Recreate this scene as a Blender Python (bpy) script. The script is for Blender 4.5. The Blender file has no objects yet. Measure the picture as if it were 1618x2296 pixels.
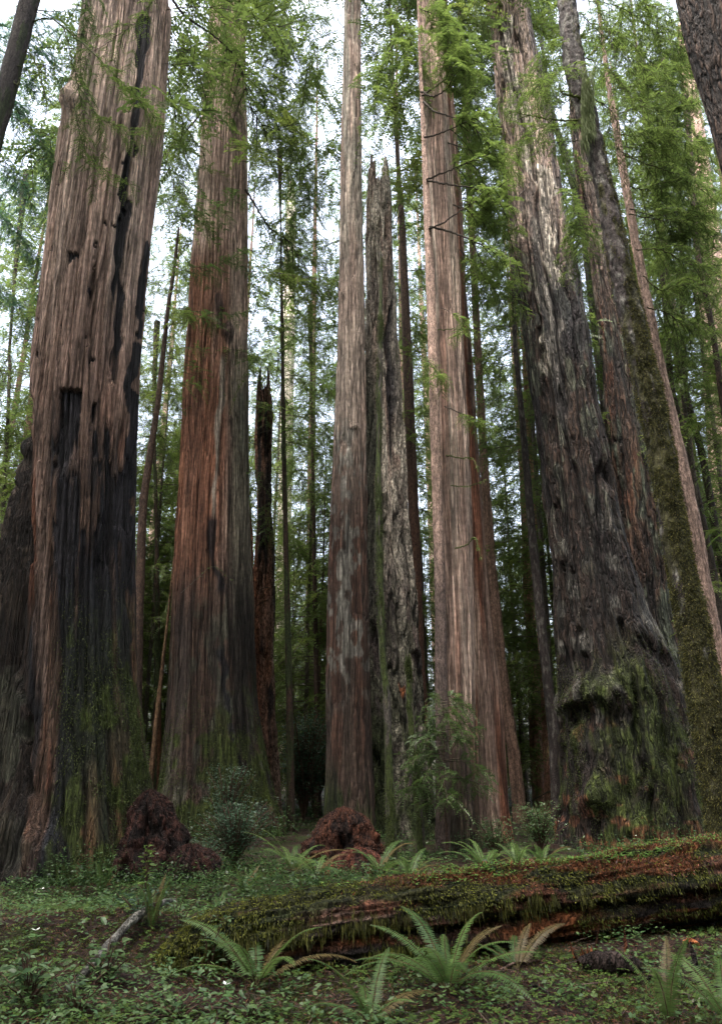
import bpy, math, random
import numpy as np
from math import sin, cos, tan, radians, pi, sqrt, atan2
S = bpy.context.scene
COL = S.collection
PITCH = radians(18.6); F = 1700.0; CX = 809.0; CY = 1148.0; EYE = 1.6
CT, ST = cos(PITCH), sin(PITCH)

# ------------------------------------------------------------------ helpers
def pt(px, py, Y):
    """world point seen at picture point (px,py) at forward distance Y"""
    u = (px-CX)/F; v = (CY-py)/F
    t = Y/(CT-ST*v)
    return np.array([u*t, Y, EYE+t*(ST+CT*v)])
def proj(P):
    """world points to picture coordinates (used to lay out features on trunks)"""
    x = P[..., 0]; y = P[..., 1]; z = P[..., 2]-EYE
    dep = y*CT+z*ST; up = z*CT-y*ST
    dep = np.maximum(dep, .1)
    return CX+F*x/dep, CY-F*up/dep
def lin(r, g, b):
    c = np.array([r, g, b], float)/255
    return np.where(c <= .04045, c/12.92, ((c+.055)/1.055)**2.4)
def _h(ix, iy, iz, s):
    h = (ix.astype(np.int64)*73856093) ^ (iy.astype(np.int64)*19349663) ^ (iz.astype(np.int64)*83492791) ^ (s*2654435761)
    h &= 0xffffffff
    h = (h ^ (h >> 15))*2246822519 & 0xffffffff
    h = (h ^ (h >> 13))*3266489917 & 0xffffffff
    h ^= h >> 16
    return h.astype(np.float64)/4294967295.0
def vn(x, y, z, s=0):
    x, y, z = np.broadcast_arrays(np.asarray(x, float), np.asarray(y, float), np.asarray(z, float))
    ix, iy, iz = np.floor(x), np.floor(y), np.floor(z)
    fx, fy, fz = x-ix, y-iy, z-iz
    fx = fx*fx*(3-2*fx); fy = fy*fy*(3-2*fy); fz = fz*fz*(3-2*fz)
    r = 0
    for a in (0, 1):
        wx = fx if a else 1-fx
        for b in (0, 1):
            wy = fy if b else 1-fy
            for c in (0, 1):
                wz = fz if c else 1-fz
                r = r+_h(ix+a, iy+b, iz+c, s)*wx*wy*wz
    return r
def fbm(x, y, z, s=0, o=4):
    r = 0; a = .5; t = 0
    for k in range(o):
        r = r+a*vn(x*2**k, y*2**k, z*2**k, s+k*17); t += a; a *= .5
    return r/t
def ss(a, b, x):
    t = np.clip((x-a)/(b-a), 0, 1); return t*t*(3-2*t)
def mix(a, b, m):
    m = np.asarray(m)[..., None]
    return a*(1-m)+b*m
def nrm(v):
    return v/np.maximum(np.linalg.norm(v, axis=-1, keepdims=True), 1e-9)

# ------------------------------------------------------------------ materials
def node_mat(name):
    m = bpy.data.materials.new(name); m.use_nodes = True
    nt = m.node_tree; nt.nodes.clear()
    out = nt.nodes.new('ShaderNodeOutputMaterial')
    return m, nt, out
def bark_mat(name, fs, fz, bump, rough=.85, spec=.25, var=.5, crack=(9, .8), depth=.6, warp=(.22, .5)):
    m, nt, out = node_mat(name); N = nt.nodes; L = nt.links
    b = N.new('ShaderNodeBsdfPrincipled'); b.inputs['Roughness'].default_value = rough
    b.inputs['Specular IOR Level'].default_value = spec
    at = N.new('ShaderNodeAttribute'); at.attribute_name = 'Col'
    tc = N.new('ShaderNodeTexCoord')
    mp = N.new('ShaderNodeMapping'); mp.inputs['Scale'].default_value = (fs, fs, fz)
    n1 = N.new('ShaderNodeTexNoise'); n1.inputs['Scale'].default_value = 1; n1.inputs['Detail'].default_value = 8; n1.inputs['Roughness'].default_value = .7
    n2 = N.new('ShaderNodeTexNoise'); n2.inputs['Scale'].default_value = 9; n2.inputs['Detail'].default_value = 5
    L.new(tc.outputs['Object'], mp.inputs['Vector']); L.new(mp.outputs[0], n1.inputs['Vector'])
    L.new(tc.outputs['Object'], n2.inputs['Vector'])
    mr = N.new('ShaderNodeMapRange'); mr.inputs[1].default_value = .36; mr.inputs[2].default_value = .64
    mr.inputs[3].default_value = 1-var; mr.inputs[4].default_value = 1+var
    L.new(n1.outputs[0], mr.inputs[0])
    mr2 = N.new('ShaderNodeMapRange'); mr2.inputs[1].default_value = .3; mr2.inputs[2].default_value = .7
    mr2.inputs[3].default_value = .75; mr2.inputs[4].default_value = 1.25
    L.new(n2.outputs[0], mr2.inputs[0])
    mu = N.new('ShaderNodeMath'); mu.operation = 'MULTIPLY'
    L.new(mr.outputs[0], mu.inputs[0]); L.new(mr2.outputs[0], mu.inputs[1])
    # fissures: thin lines where a stretched, warped noise crosses its middle; their dark colour is char plus painted shade
    n4 = N.new('ShaderNodeTexNoise'); n4.inputs['Scale'].default_value = 2.2; n4.inputs['Detail'].default_value = 3
    L.new(tc.outputs['Object'], n4.inputs['Vector'])
    wv = N.new('ShaderNodeVectorMath'); wv.operation = 'MULTIPLY_ADD'; wv.inputs[1].default_value = (warp[0], warp[0], warp[1])
    L.new(n4.outputs['Color'], wv.inputs[0]); L.new(tc.outputs['Object'], wv.inputs[2])
    fis = []
    for q, (ff, wd) in enumerate(((1, .075), (2.3, .10))):
        mp3 = N.new('ShaderNodeMapping'); mp3.inputs['Scale'].default_value = (crack[0]*ff, crack[0]*ff, crack[1]*ff); mp3.inputs['Location'].default_value = (3*q, 7*q, 0)
        L.new(wv.outputs[0], mp3.inputs['Vector'])
        n3 = N.new('ShaderNodeTexNoise'); n3.inputs['Scale'].default_value = 1; n3.inputs['Detail'].default_value = 2.5; n3.inputs['Roughness'].default_value = .6
        L.new(mp3.outputs[0], n3.inputs['Vector'])
        sb = N.new('ShaderNodeMath'); sb.operation = 'SUBTRACT'; sb.inputs[1].default_value = .5; L.new(n3.outputs[0], sb.inputs[0])
        ab = N.new('ShaderNodeMath'); ab.operation = 'ABSOLUTE'; L.new(sb.outputs[0], ab.inputs[0])
        mr3 = N.new('ShaderNodeMapRange'); mr3.interpolation_type = 'SMOOTHSTEP'; mr3.inputs[1].default_value = 0; mr3.inputs[2].default_value = wd
        mr3.inputs[3].default_value = 1-depth*(1 if q == 0 else .6); mr3.inputs[4].default_value = 1.06; L.new(ab.outputs[0], mr3.inputs[0]); fis.append(mr3)
    fm = N.new('ShaderNodeMath'); fm.operation = 'MULTIPLY'; L.new(fis[0].outputs[0], fm.inputs[0]); L.new(fis[1].outputs[0], fm.inputs[1])
    mu2 = N.new('ShaderNodeMath'); mu2.operation = 'MULTIPLY'; L.new(mu.outputs[0], mu2.inputs[0]); L.new(fm.outputs[0], mu2.inputs[1]); mu = mu2
    vm = N.new('ShaderNodeVectorMath'); vm.operation = 'SCALE'
    L.new(at.outputs['Color'], vm.inputs[0]); L.new(mu.outputs[0], vm.inputs['Scale'])
    L.new(vm.outputs[0], b.inputs['Base Color'])
    ad = N.new('ShaderNodeMath'); ad.operation = 'MULTIPLY_ADD'; ad.inputs[1].default_value = .35
    L.new(n2.outputs[0], ad.inputs[0]); L.new(n1.outputs[0], ad.inputs[2])
    bp = N.new('ShaderNodeBump'); bp.inputs['Strength'].default_value = 1.0; bp.inputs['Distance'].default_value = bump
    ad2 = N.new('ShaderNodeMath'); ad2.operation = 'MULTIPLY_ADD'; ad2.inputs[1].default_value = 1.3
    L.new(fm.outputs[0], ad2.inputs[0]); L.new(ad.outputs[0], ad2.inputs[2]); L.new(ad2.outputs[0], bp.inputs['Height']); L.new(bp.outputs[0], b.inputs['Normal'])
    L.new(b.outputs[0], out.inputs[0])
    return m
def leaf_mat(name, trans=.45, gloss=.03, rough=.45):
    m, nt, out = node_mat(name); N = nt.nodes; L = nt.links
    at = N.new('ShaderNodeAttribute'); at.attribute_name = 'Col'
    d = N.new('ShaderNodeBsdfDiffuse'); t = N.new('ShaderNodeBsdfTranslucent'); g = N.new('ShaderNodeBsdfGlossy')
    g.inputs['Roughness'].default_value = rough
    hs = N.new('ShaderNodeHueSaturation'); hs.inputs['Value'].default_value = 1.5; hs.inputs['Hue'].default_value = .488
    L.new(at.outputs['Color'], hs.inputs['Color'])
    L.new(at.outputs['Color'], d.inputs[0]); L.new(hs.outputs[0], t.inputs[0])
    m1 = N.new('ShaderNodeMixShader'); m1.inputs[0].default_value = trans
    m2 = N.new('ShaderNodeMixShader'); m2.inputs[0].default_value = gloss
    L.new(d.outputs[0], m1.inputs[1]); L.new(t.outputs[0], m1.inputs[2])
    L.new(m1.outputs[0], m2.inputs[1]); L.new(g.outputs[0], m2.inputs[2])
    L.new(m2.outputs[0], out.inputs[0])
    return m
M_BARK = bark_mat('redwood_bark', 30, 1.2, .045, var=.42, crack=(10, .30), depth=.52, warp=(.06, .25))
M_BARKF = bark_mat('furrowed_bark', 18, 4, .06, .75, .3, var=.6, crack=(5.5, .5), depth=.8, warp=(.16, .4))
M_THIN = bark_mat('hemlock_bark', 30, 10, .012, .8, .3, var=.45, crack=(16, 6), depth=.4)
M_WOOD = bark_mat('rotten_wood', 18, 8, .04, .85, .2, var=.6, crack=(9, 2.5), depth=.6)
M_TWIG = bark_mat('twig_bark', 40, 20, .004, .8, .2, var=.3, depth=.2)
M_LEAF = leaf_mat('conifer_needles')
M_FERN = leaf_mat('fern_leaf', .4, .025, .45)
M_BROAD = leaf_mat('broad_leaf', .3, .035, .4)
M_MOSS = leaf_mat('moss', .35, .02, .6)
M_LITTER = leaf_mat('leaf_litter', .15, .04, .5)
M_PETAL = leaf_mat('white_petal', .3, .03, .5)

# ------------------------------------------------------------------ mesh + object helpers
def np_mesh(name, V, faces, col=None, mats=(), midx=None, smooth=True):
    """V (n,3); faces: (m,4) or (m,3) array; col (n,3)"""
    V = np.asarray(V, np.float32).reshape(-1, 3); faces = np.asarray(faces, np.int32)
    k = faces.shape[1]; m = len(faces)
    me = bpy.data.meshes.new(name)
    me.vertices.add(len(V)); me.vertices.foreach_set('co', V.ravel())
    me.loops.add(m*k); me.loops.foreach_set('vertex_index', faces.ravel())
    me.polygons.add(m)
    me.polygons.foreach_set('loop_start', np.arange(0, m*k, k, dtype=np.int32))
    me.polygons.foreach_set('loop_total', np.full(m, k, np.int32))
    if smooth: me.polygons.foreach_set('use_smooth', np.ones(m, bool))
    for x in mats: me.materials.append(x)
    if midx is not None: me.polygons.foreach_set('material_index', np.asarray(midx, np.int32))
    if col is not None:
        a = me.color_attributes.new('Col', 'FLOAT_COLOR', 'POINT')
        c = np.ones((len(V), 4), np.float32); c[:, :3] = np.clip(np.asarray(col).reshape(-1, 3), 0, 1)
        a.data.foreach_set('color', c.ravel())
    me.update(); me.validate()
    return me
def link(name, me, parent=None):
    o = bpy.data.objects.new(name, me); COL.objects.link(o)
    if parent is not None: o.parent = parent
    return o
def tag(o, label, cat=None, group=None, kind=None):
    if label: o['label'] = label
    if cat: o['category'] = cat
    if group: o['group'] = group
    if kind: o['kind'] = kind
    return o
def thing(name, label, cat, loc=(0, 0, 0), group=None):
    o = bpy.data.objects.new(name, None); COL.objects.link(o); o.location = [float(a) for a in loc]
    o.empty_display_size = .2
    return tag(o, label, cat, group)
class Soup:
    """collects quads (tubes, leaves) with colours and material index"""
    def __init__(s): s.V = []; s.Fc = []; s.C = []; s.M = []; s.n = 0
    def add(s, V, Fq, C, mi=0):
        V = np.asarray(V, float).reshape(-1, 3)
        if not len(V): return
        C = np.broadcast_to(np.asarray(C, float), V.shape) if np.ndim(C) < 2 or np.shape(C) != V.shape else C
        s.V.append(V); s.Fc.append(np.asarray(Fq)+s.n); s.C.append(C); s.M.append(np.full(len(Fq), mi)); s.n += len(V)
    def leaves(s, P, D, W, l, w, C, mi=0, bend=None, mid=.45):
        """rhomb leaves: P base, D dir, W width dir, l length, w width (n,)"""
        l = np.asarray(l)[..., None]; w = np.asarray(w)[..., None]
        n = len(P)
        if n == 0: return
        m = P+D*l*mid
        tip = P+D*l
        if bend is not None: tip = tip+bend
        V = np.stack([P, m+W*w*.5, tip, m-W*w*.5], 1)
        Cc = np.repeat(np.asarray(C, float)[:, None, :], 4, 1) if np.ndim(C) == 2 else C
        s.add(V.reshape(-1, 3), np.arange(4*n).reshape(n, 4), Cc.reshape(-1, 3) if np.ndim(C) == 2 else C, mi)
    def tube(s, pts, rad, C, mi=0, k=6, cap=True):
        pts = np.asarray(pts, float); n = len(pts); rad = np.broadcast_to(np.asarray(rad, float), (n,))
        T = nrm(np.gradient(pts, axis=0))
        ref = np.array([0, 0, 1.]) if abs(T[:, 2]).mean() < .8 else np.array([0, 1., 0])
        A = nrm(np.cross(T, ref)); B = np.cross(T, A)
        th = np.arange(k)*2*pi/k
        R = pts[:, None]+rad[:, None, None]*(A[:, None]*np.cos(th)[None, :, None]+B[:, None]*np.sin(th)[None, :, None])
        i = np.arange(n-1)[:, None]*k; j = np.arange(k)[None]; j2 = (j+1) % k
        Fq = np.stack([i+j, i+j2, i+k+j2, i+k+j], -1).reshape(-1, 4)
        if np.ndim(C) == 2: C = np.repeat(np.asarray(C)[:, None], k, 1).reshape(-1, 3)
        s.add(R.reshape(-1, 3), Fq, C, mi)
    def mesh(s, name, mats, smooth=True):
        return np_mesh(name, np.concatenate(s.V), np.concatenate(s.Fc), np.concatenate(s.C), mats, np.concatenate(s.M), smooth)
def smooth_path(pts, n=12):
    """Catmull-Rom through points"""
    p = np.asarray(pts, float)
    if len(p) == 2: return p[0]+(p[1]-p[0])*np.linspace(0, 1, n)[:, None]
    q = np.vstack([2*p[0]-p[1], p, 2*p[-1]-p[-2]]); out = []
    for i in range(len(p)-1):
        a, b, c, d = q[i:i+4]; t = np.linspace(0, 1, n, endpoint=(i == len(p)-2))[:, None]
        out.append(.5*((2*b)+(c-a)*t+(2*a-5*b+4*c-d)*t*t+(3*b-a-3*c+d)*t**3))
    return np.vstack(out)

# ------------------------------------------------------------------ ground
def gh(x, y):
    x = np.asarray(x, float); y = np.asarray(y, float)
    h = .30*(fbm(x*.16+7, y*.16, 0, 5, 3)-.5)*np.clip((np.abs(y)-6)/10, .2, 3)
    h = h+.10*(fbm(x*.9, y*.9, 0, 9, 3)-.5)+.045*(fbm(x*4, y*4, 0, 11, 3)-.5)
    h = h+.30*np.exp(-(((x+2.3)/1.35)**2+((y-8.0)/.75)**2))     # mossy bank at the left
    h = h+.12*np.exp(-(((x+4.3)/1.3)**2+((y-8.4)/1.6)**2))
    h = h+.10*np.exp(-(((x-4.3)/1.6)**2+((y-7.6)/.9)**2))
    h = h+.012*np.clip(np.hypot(x, y)-30, 0, None)              # rises slightly far away
    return h
def hit(px, py):
    """ground point under picture point"""
    u = (px-CX)/F; v = (CY-py)/F
    d = np.array([u, CT-ST*v, ST+CT*v])
    t = 3.0
    for _ in range(4000):
        p = d*t
        if EYE+p[2] < float(gh(p[0], p[1])): break
        t += .02
        if t > 60: break
    return np.array([p[0], p[1], EYE+p[2]])
# ------------------------------------------------------------------ trunk builder
def rows_to_axis(rows, Y):
    out = []
    for r in rows:
        y, xl, xr = r[:3]; Yd = r[3] if len(r) > 3 else Y
        v = (CY-y)/F; t = Yd/(CT-ST*v)
        out.append((EYE+t*(ST+CT*v), (((xl+xr)/2)-CX)/F*t, Yd, (xr-xl)/2/F*t))
    out.sort(); return np.array(out)
def trunk(rows, Y, n, m, relief, colour, name='trunk', mat=None, lobes=(), flare=0., flutes=(7, .5), seed=1,
          top=None, jag=0., burls=(), ztop=None, post=None, parent=None, keep=None):
    """a trunk as one closed-round skin. rows: (picture y, left x, right x[, distance])"""
    A = rows_to_axis(rows, Y)
    zb = float(gh(A[0, 1], A[0, 2]))-.35
    # extend downwards
    if A[0, 0] > zb:
        s = (A[1]-A[0])/max(A[1, 0]-A[0, 0], 1e-6); dz = zb-A[0, 0]
        s[3] = min(s[3], 0); s[1] = np.clip(s[1], -.1, .1)
        A = np.vstack([A[0]+s*dz, A])
    z0 = A[0, 0]; zv = A[-1, 0]
    zs = list(np.linspace(z0, zv, m))
    # ring heights even in the picture, denser low down
    yy = np.interp
    zt = zv
    if ztop is not None and ztop > zv:
        s = (A[-1]-A[-2])/(A[-1, 0]-A[-2, 0])
        e = A[-1]+s*(ztop-zv); e[3] = max(.12, A[-1, 3]*.35)
        e[1] = A[-1, 1]+np.clip(s[1], -.03, .03)*(ztop-zv); e[2] = A[-1, 2]
        g_ = A[-1]+s*2.5; g_[3] = A[-1, 3]+max(s[3], -.06)*2.5; e[1] = g_[1]+np.clip(s[1], -.05, .05)*(ztop-zv-2.5)
        A = np.vstack([A, g_, e]); zs += list(np.linspace(zv, ztop, 26)[1:]); zt = ztop
    zs = np.array(zs)
    g = lambda k: np.convolve(np.pad(np.interp(zs, A[:, 0], A[:, k]), 6, mode='edge'), np.ones(13)/13, 'valid')
    ax, ay, ar = g(1), g(2), g(3)
    M = len(zs)
    th = np.linspace(0, 2*pi, n, endpoint=False)
    TH, Z = np.meshgrid(th, zs); R = np.repeat(ar[:, None], n, 1)
    for lb in lobes:       # fused side stems: union of circles in each cross-section
        B = rows_to_axis(lb['rows'], lb.get('Y', Y))
        bx = np.interp(zs, B[:, 0], B[:, 1]); by = np.interp(zs, B[:, 0], B[:, 2]); br = np.interp(zs, B[:, 0], B[:, 3])
        br = br*ss(B[-1, 0]+.05, B[-1, 0]-lb.get('fade', 1.5), zs)
        dx, dy = bx-ax, by-ay; d = np.hypot(dx, dy); ph = np.arctan2(dy, dx)
        sn = d[:, None]*np.sin(TH-ph[:, None]); cs = d[:, None]*np.cos(TH-ph[:, None])
        q = br[:, None]**2-sn**2
        rl = np.where(q > 0, cs+np.sqrt(np.maximum(q, 0)), 0)
        R = np.maximum(R, rl)
    R0 = float(np.median(ar[:m]))
    px, py = np.cos(TH)*R0, np.sin(TH)*R0
    if flare:
        k, zl = flutes
        hgt = np.exp(-np.clip(Z-zb, 0, None)/zl)
        fl = np.abs(2*vn(np.cos(TH)*k/3.2, np.sin(TH)*k/3.2, Z*.12, seed+3)-1)
        R = R*(1+flare*hgt*(fl-.35))
    Rm = np.repeat(ar[:, None], n, 1)
    if lobes: px, py = np.cos(TH)*(R0+2.2*(R-Rm)), np.sin(TH)*(R0+2.2*(R-Rm))
    rel, rc = relief(px, py, Z, seed)
    P = np.stack([ax[:, None]+np.cos(TH)*R, ay[:, None]+np.sin(TH)*R, Z], -1)
    Nr = np.stack([np.cos(TH), np.sin(TH), np.zeros_like(TH)], -1)
    X, Yp = proj(P); front = ss(.3, -.2, np.sin(TH))
    disp = rel.copy()
    for (bx, by_, sx, sy, amp) in burls:
        w = np.exp(-(((X-bx)/sx)**2+((Yp-by_)/sy)**2))*front
        disp = disp+amp*w*(1+.5*(fbm(px*5, py*5, Z*5, seed+9, 3)-.5))
    if post is not None: disp = disp+post(X, Yp, px, py, Z, front)
    P = P+Nr*disp[..., None]
    C = colour(px, py, Z, rc, X, Yp, seed)
    Vv = P
    if jag:
        T = (Z-z0)/(zt-z0)
        topz = zt-jag*(fbm(px*3.5/R0, py*3.5/R0, 0, seed+21, 3)*1.6)
        Vv[..., 2] = z0+(topz-z0)*T
        # splintered rim turned inwards and down
        inn = []
        for q, dz in ((.78, .05), (.7, -.6), (.5, -1.5), (.05, -1.9)):
            rr = P[-1].copy(); rr[:, 0] = ax[-1]+(rr[:, 0]-ax[-1])*q; rr[:, 1] = ay[-1]+(rr[:, 1]-ay[-1])*q; rr[:, 2] += dz
            inn.append(rr)
        Vv = np.concatenate([Vv, np.array(inn)], 0); C = np.concatenate([C, np.repeat(C[-1:], 4, 0)*.8], 0)
    MM = len(Vv)
    i = np.arange(MM-1)[:, None]*n; j = np.arange(n)[None]; j2 = (j+1) % n
    Fq = np.stack([i+j, i+j2, i+n+j2, i+n+j], -1).reshape(-1, 4)
    me = np_mesh(name, Vv.reshape(-1, 3), Fq, C.reshape(-1, 3), [mat or M_BARK])
    o = link(name, me, parent)
    if parent is not None:
        o.location = [-a for a in parent.location]
    if keep is not None: keep.update(P=P, N=Nr, X=X, Y=Yp, front=front, TH=TH, rel=rel)
    return o
def rdg(n, w=.4): return ss(0, w, np.abs(2*n-1))

def rel_fibrous(amp=.035, f=7, st=13):
    def fn(px, py, z, s):
        wz = z/st
        w = .25*vn(px*1.2, py*1.2, z*.25, s+40)
        a = rdg(fbm(px*f+w, py*f+w, wz*f, s, 2), .26)
        b = rdg(vn(px*f*2.3, py*f*2.3, wz*f*1.6+9, s+1), .4)
        c = fbm(px*2.2, py*2.2, z*.22, s+2, 3)
        d = vn(px*f*4, py*f*4, wz*f*4, s+3)
        r = amp*(1.5*a+.8*b+.5*d)+amp*3.2*(c-.5)-amp*1.5
        return r, (.55*a+.3*b+.15*d)
    return fn
def rel_furrow(amp=.09, f=3.6, st=7):
    def fn(px, py, z, s):
        w = .9*(fbm(px*1.5, py*1.5, z*.8, s+40, 3)-.5)
        a = rdg(fbm(px*f+w, py*f+w, z*f/st, s, 3), .16)
        b = rdg(fbm(px*f*2.5+w, py*f*2.5, z*f/st*2.4+9, s+1, 2), .2)
        brk = fbm(px*f*1.3, py*f*1.3, z*1.3, s+5, 3)
        c = fbm(px*1.3, py*1.3, z*.35, s+2, 3)
        r = amp*(a*1.0+.42*b+.55*(brk-.5))+amp*2.0*(c-.5)-amp*.9
        return r, np.clip(.55*a+.3*b+.35*(brk-.35), 0, 1)
    return fn
def rel_smooth(amp=.008, f=9, st=2):
    def fn(px, py, z, s):
        a = fbm(px*f, py*f, z*f/st, s, 3); b = vn(px*f*3, py*f*3, z*f*2, s+3)
        return amp*2*(a-.5)+amp*(b-.5)*.8, a
    return fn
def line_mask(X, Y, pts, hw, s=0, wob=10):
    """soft band round a polyline given as (x,y); hw half width in picture units"""
    pts = np.array(pts, float); o = np.argsort(pts[:, 1]); pts = pts[o]
    cx = np.interp(Y, pts[:, 1], pts[:, 0])+wob*(vn(X*.02, Y*.03, 0, s+50)-.5)
    w = hw*(.55+.9*vn(X*.0, Y*.02, 0, s+51))
    edge = 4*(vn(X*.15, Y*.03, 0, s+52)-.5)
    m = ss(w+3+edge, w-3+edge, np.abs(X-cx))
    lo, hi = pts[0, 1], pts[-1, 1]
    return m*ss(lo-12, lo+12, Y)*ss(hi+12, hi-12, Y)
def blob(X, Y, x0, y0, sx, sy, s=0, e=.6):
    d = np.sqrt(((X-x0)/sx)**2+((Y-y0)/sy)**2)+e*(fbm(X*.06, Y*.03, 0, s+60, 3)-.5)*2
    return ss(1.1, .8, d)
# palettes (surface colours; TAN and PALE raised to carry light on upper trunks)
TAN = np.array([.44, .325, .265]); PINK = np.array([.36, .245, .195]); RED = np.array([.20, .075, .04]); BROWN = np.array([.11, .065, .045])
DARK = np.array([.035, .027, .025]); CHAR = np.array([.012, .012, .015]); GREY = np.array([.24, .23, .20]); PALE = np.array([.52, .46, .38])
LICH = np.array([.14, .155, .11]); MOSS = np.array([.052, .070, .014]); MOSSD = np.array([.024, .032, .010]); ORANGE = np.array([.26, .09, .035])

def ragged(m, px, py, Z, f=11, s=0):
    return ss(.36, .62, m*.85+1.5*(fbm(px*f, py*f, Z*.6, s+5, 3)-.5)*np.clip(m*6, 0, 1))
# ------------------------------------------------------------------ conifer foliage
G_DK = np.array([.042, .076, .024]); G_MID = np.array([.068, .120, .028]); G_LT = np.array([.108, .160, .036]); G_YL = np.array([.12, .16, .035]); G_BL = np.array([.030, .070, .050])  # G_BL: blue cast of haze put into the needle colour
def spray(sp, axis, rng, twig, spacing, ll, lw, gap, c1, c2, droop=.25, start=.12, up=(0, 0, 1), wood=(.07, .055, .04), rad=.012, ang=55, dens=1., taper=True, woodk=4, twmat=1, fluff=0.):
    """flat conifer branch: wood along axis, side twigs carrying needle sprays"""
    axis = np.asarray(axis, float)
    seg = np.linalg.norm(np.diff(axis, axis=0), axis=1); cs = np.r_[0, np.cumsum(seg)]; L = cs[-1]
    sp.tube(axis, np.linspace(rad, rad*.25, len(axis)), np.array(wood), twmat, woodk)
    n = int(L*(1-start)/spacing*dens)+2
    s = np.sort(rng.uniform(start, 1, n))*L
    B = np.stack([np.interp(s, cs, axis[:, k]) for k in range(3)], 1)
    T = nrm(np.stack([np.interp(np.minimum(s+.05, L), cs, axis[:, k])-np.interp(np.maximum(s-.05, 0), cs, axis[:, k]) for k in range(3)], 1))
    U = nrm(np.array(up, float)+rng.normal(0, .15+fluff, (n, 3)))
    Sd = nrm(np.cross(T, U)); sg = np.where(np.arange(n) % 2, 1, -1)[:, None]
    a = np.radians(ang+rng.normal(0, 12, n))[:, None]
    D = nrm(T*np.cos(a)+Sd*sg*np.sin(a)+rng.normal(0, .10+fluff*.5, (n, 3)))
    u = s/L
    prof = (np.sin(np.clip((u-start)/(1-start), 0, 1)*pi*.78+.5))**.8 if taper else np.ones(n)
    l = twig*prof*rng.uniform(.55, 1.15, n)+.04
    M = int(np.ceil(l.max()/gap))+1
    j = (np.arange(M)[None]+.5)*gap
    ok = j < l[:, None]
    U2 = np.broadcast_to(U[:, None], (n, M, 3)); D2 = np.broadcast_to(D[:, None], (n, M, 3))
    P = B[:, None]+D2*j[..., None]; P = P+np.array([0, 0, -1.])*(droop*j**2/np.maximum(l[:, None], .05))[..., None]
    W = nrm(np.cross(D2, U2))
    cv = rng.uniform(0, 1, n)[:, None]
    for sd in (1, -1):
        sel = ok & (rng.uniform(0, 1, (n, M)) < .93)
        Dl = nrm(D2*.65+W*sd*.75+np.array([0, 0, -.12])+rng.normal(0, .12, (n, M, 3)))
        Wl = nrm(np.cross(Dl, U2))
        le = ll*(1-.5*(j/np.maximum(l[:, None], .01)))*rng.uniform(.7, 1.2, (n, M))
        t = np.clip(cv*.7+rng.uniform(0, .4, (n, M)), 0, 1)
        C = c1*(1-t[..., None])+c2*t[..., None]
        sp.leaves(P[sel], Dl[sel], Wl[sel], le[sel], np.full(sel.sum(), lw), C[sel], 0)
    # twig wood as thin blades
    e = B+D*l[:, None]*.9; e[:, 2] -= droop*l*.8
    Wt = nrm(np.cross(D, U))*.004*max(1, lw/.012*.5)
    V = np.stack([B-Wt, B+Wt, e+Wt*.4, e-Wt*.4], 1)
    sp.add(V.reshape(-1, 3), np.arange(4*n).reshape(n, 4), np.array(wood), twmat)
def crown_mesh(name, seed, H, z0, R, nb, ll, lw, gap, tsp, twig, c1, c2, rise=.15, droop=.45, r0=.35, dead=0, rad=.016, shape=.7, dens=1.):
    rng = np.random.default_rng(seed); sp = Soup()
    for i in range(nb):
        f = ((i+rng.uniform(0, 1))/nb)
        z = z0+(H-z0)*f**.95
        L = R*((1-f)**shape)*rng.uniform(.6, 1.15)+.35
        if f < .18: L *= .55+f*2.5
        az = rng.uniform(0, 2*pi); d = np.array([cos(az), sin(az), 0])
        s = np.linspace(0, 1, 8)[:, None]
        side = np.array([-sin(az), cos(az), 0])*rng.normal(0, .12)
        ax = np.array([0, 0, z])+d*L*s+side*L*s**2+np.array([0, 0, 1.])*(rise*L*s-droop*L*s**2.2)*rng.uniform(.6, 1.3)
        k = rng.uniform(0, 1); a = c1*(1-.5*k)+c2*.5*k; b = c1*.4*(1-k)+c2*(.6+.4*k)
        spray(sp, ax, rng, twig*min(1, .35+L/R), tsp, ll, lw, gap, a, b, start=r0*.5 if L < 1 else r0*rng.uniform(.4, 1.2), rad=rad*L/R+.004, dens=dens, fluff=.35, droop=.45)
    for i in range(dead):
        z = z0*rng.uniform(.3, 1); L = R*rng.uniform(.25, .7); az = rng.uniform(0, 2*pi); d = np.array([cos(az), sin(az), -.15])
        s = np.linspace(0, 1, 5)[:, None]
        sp.tube(np.array([0, 0, z])+d*L*s+np.array([0, 0, -.35])*L*s**2, np.linspace(.016, .005, 5), np.array([.04, .035, .02]), 1, 4)
    return sp.mesh(name, [M_LEAF, M_TWIG])
def stem_mesh(name, H, r, seed, col, k=10):
    sp = Soup(); z = np.linspace(-.3, H, 40); rng = np.random.default_rng(seed)
    pts = np.stack([.06*np.sin(z*.21+seed)+.02*np.sin(z*1.1), .06*np.cos(z*.17+seed), z], 1)
    rad = r*(1-z/H*.92)+r*.35*np.exp(-np.clip(z, 0, None)/.6)
    C = np.array(col)*(1+.35*(rng.uniform(0, 1, (40, 1))-.5))
    sp.tube(pts, rad, C, 0, k); return sp.mesh(name, [M_THIN])
TPL = {}
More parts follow.
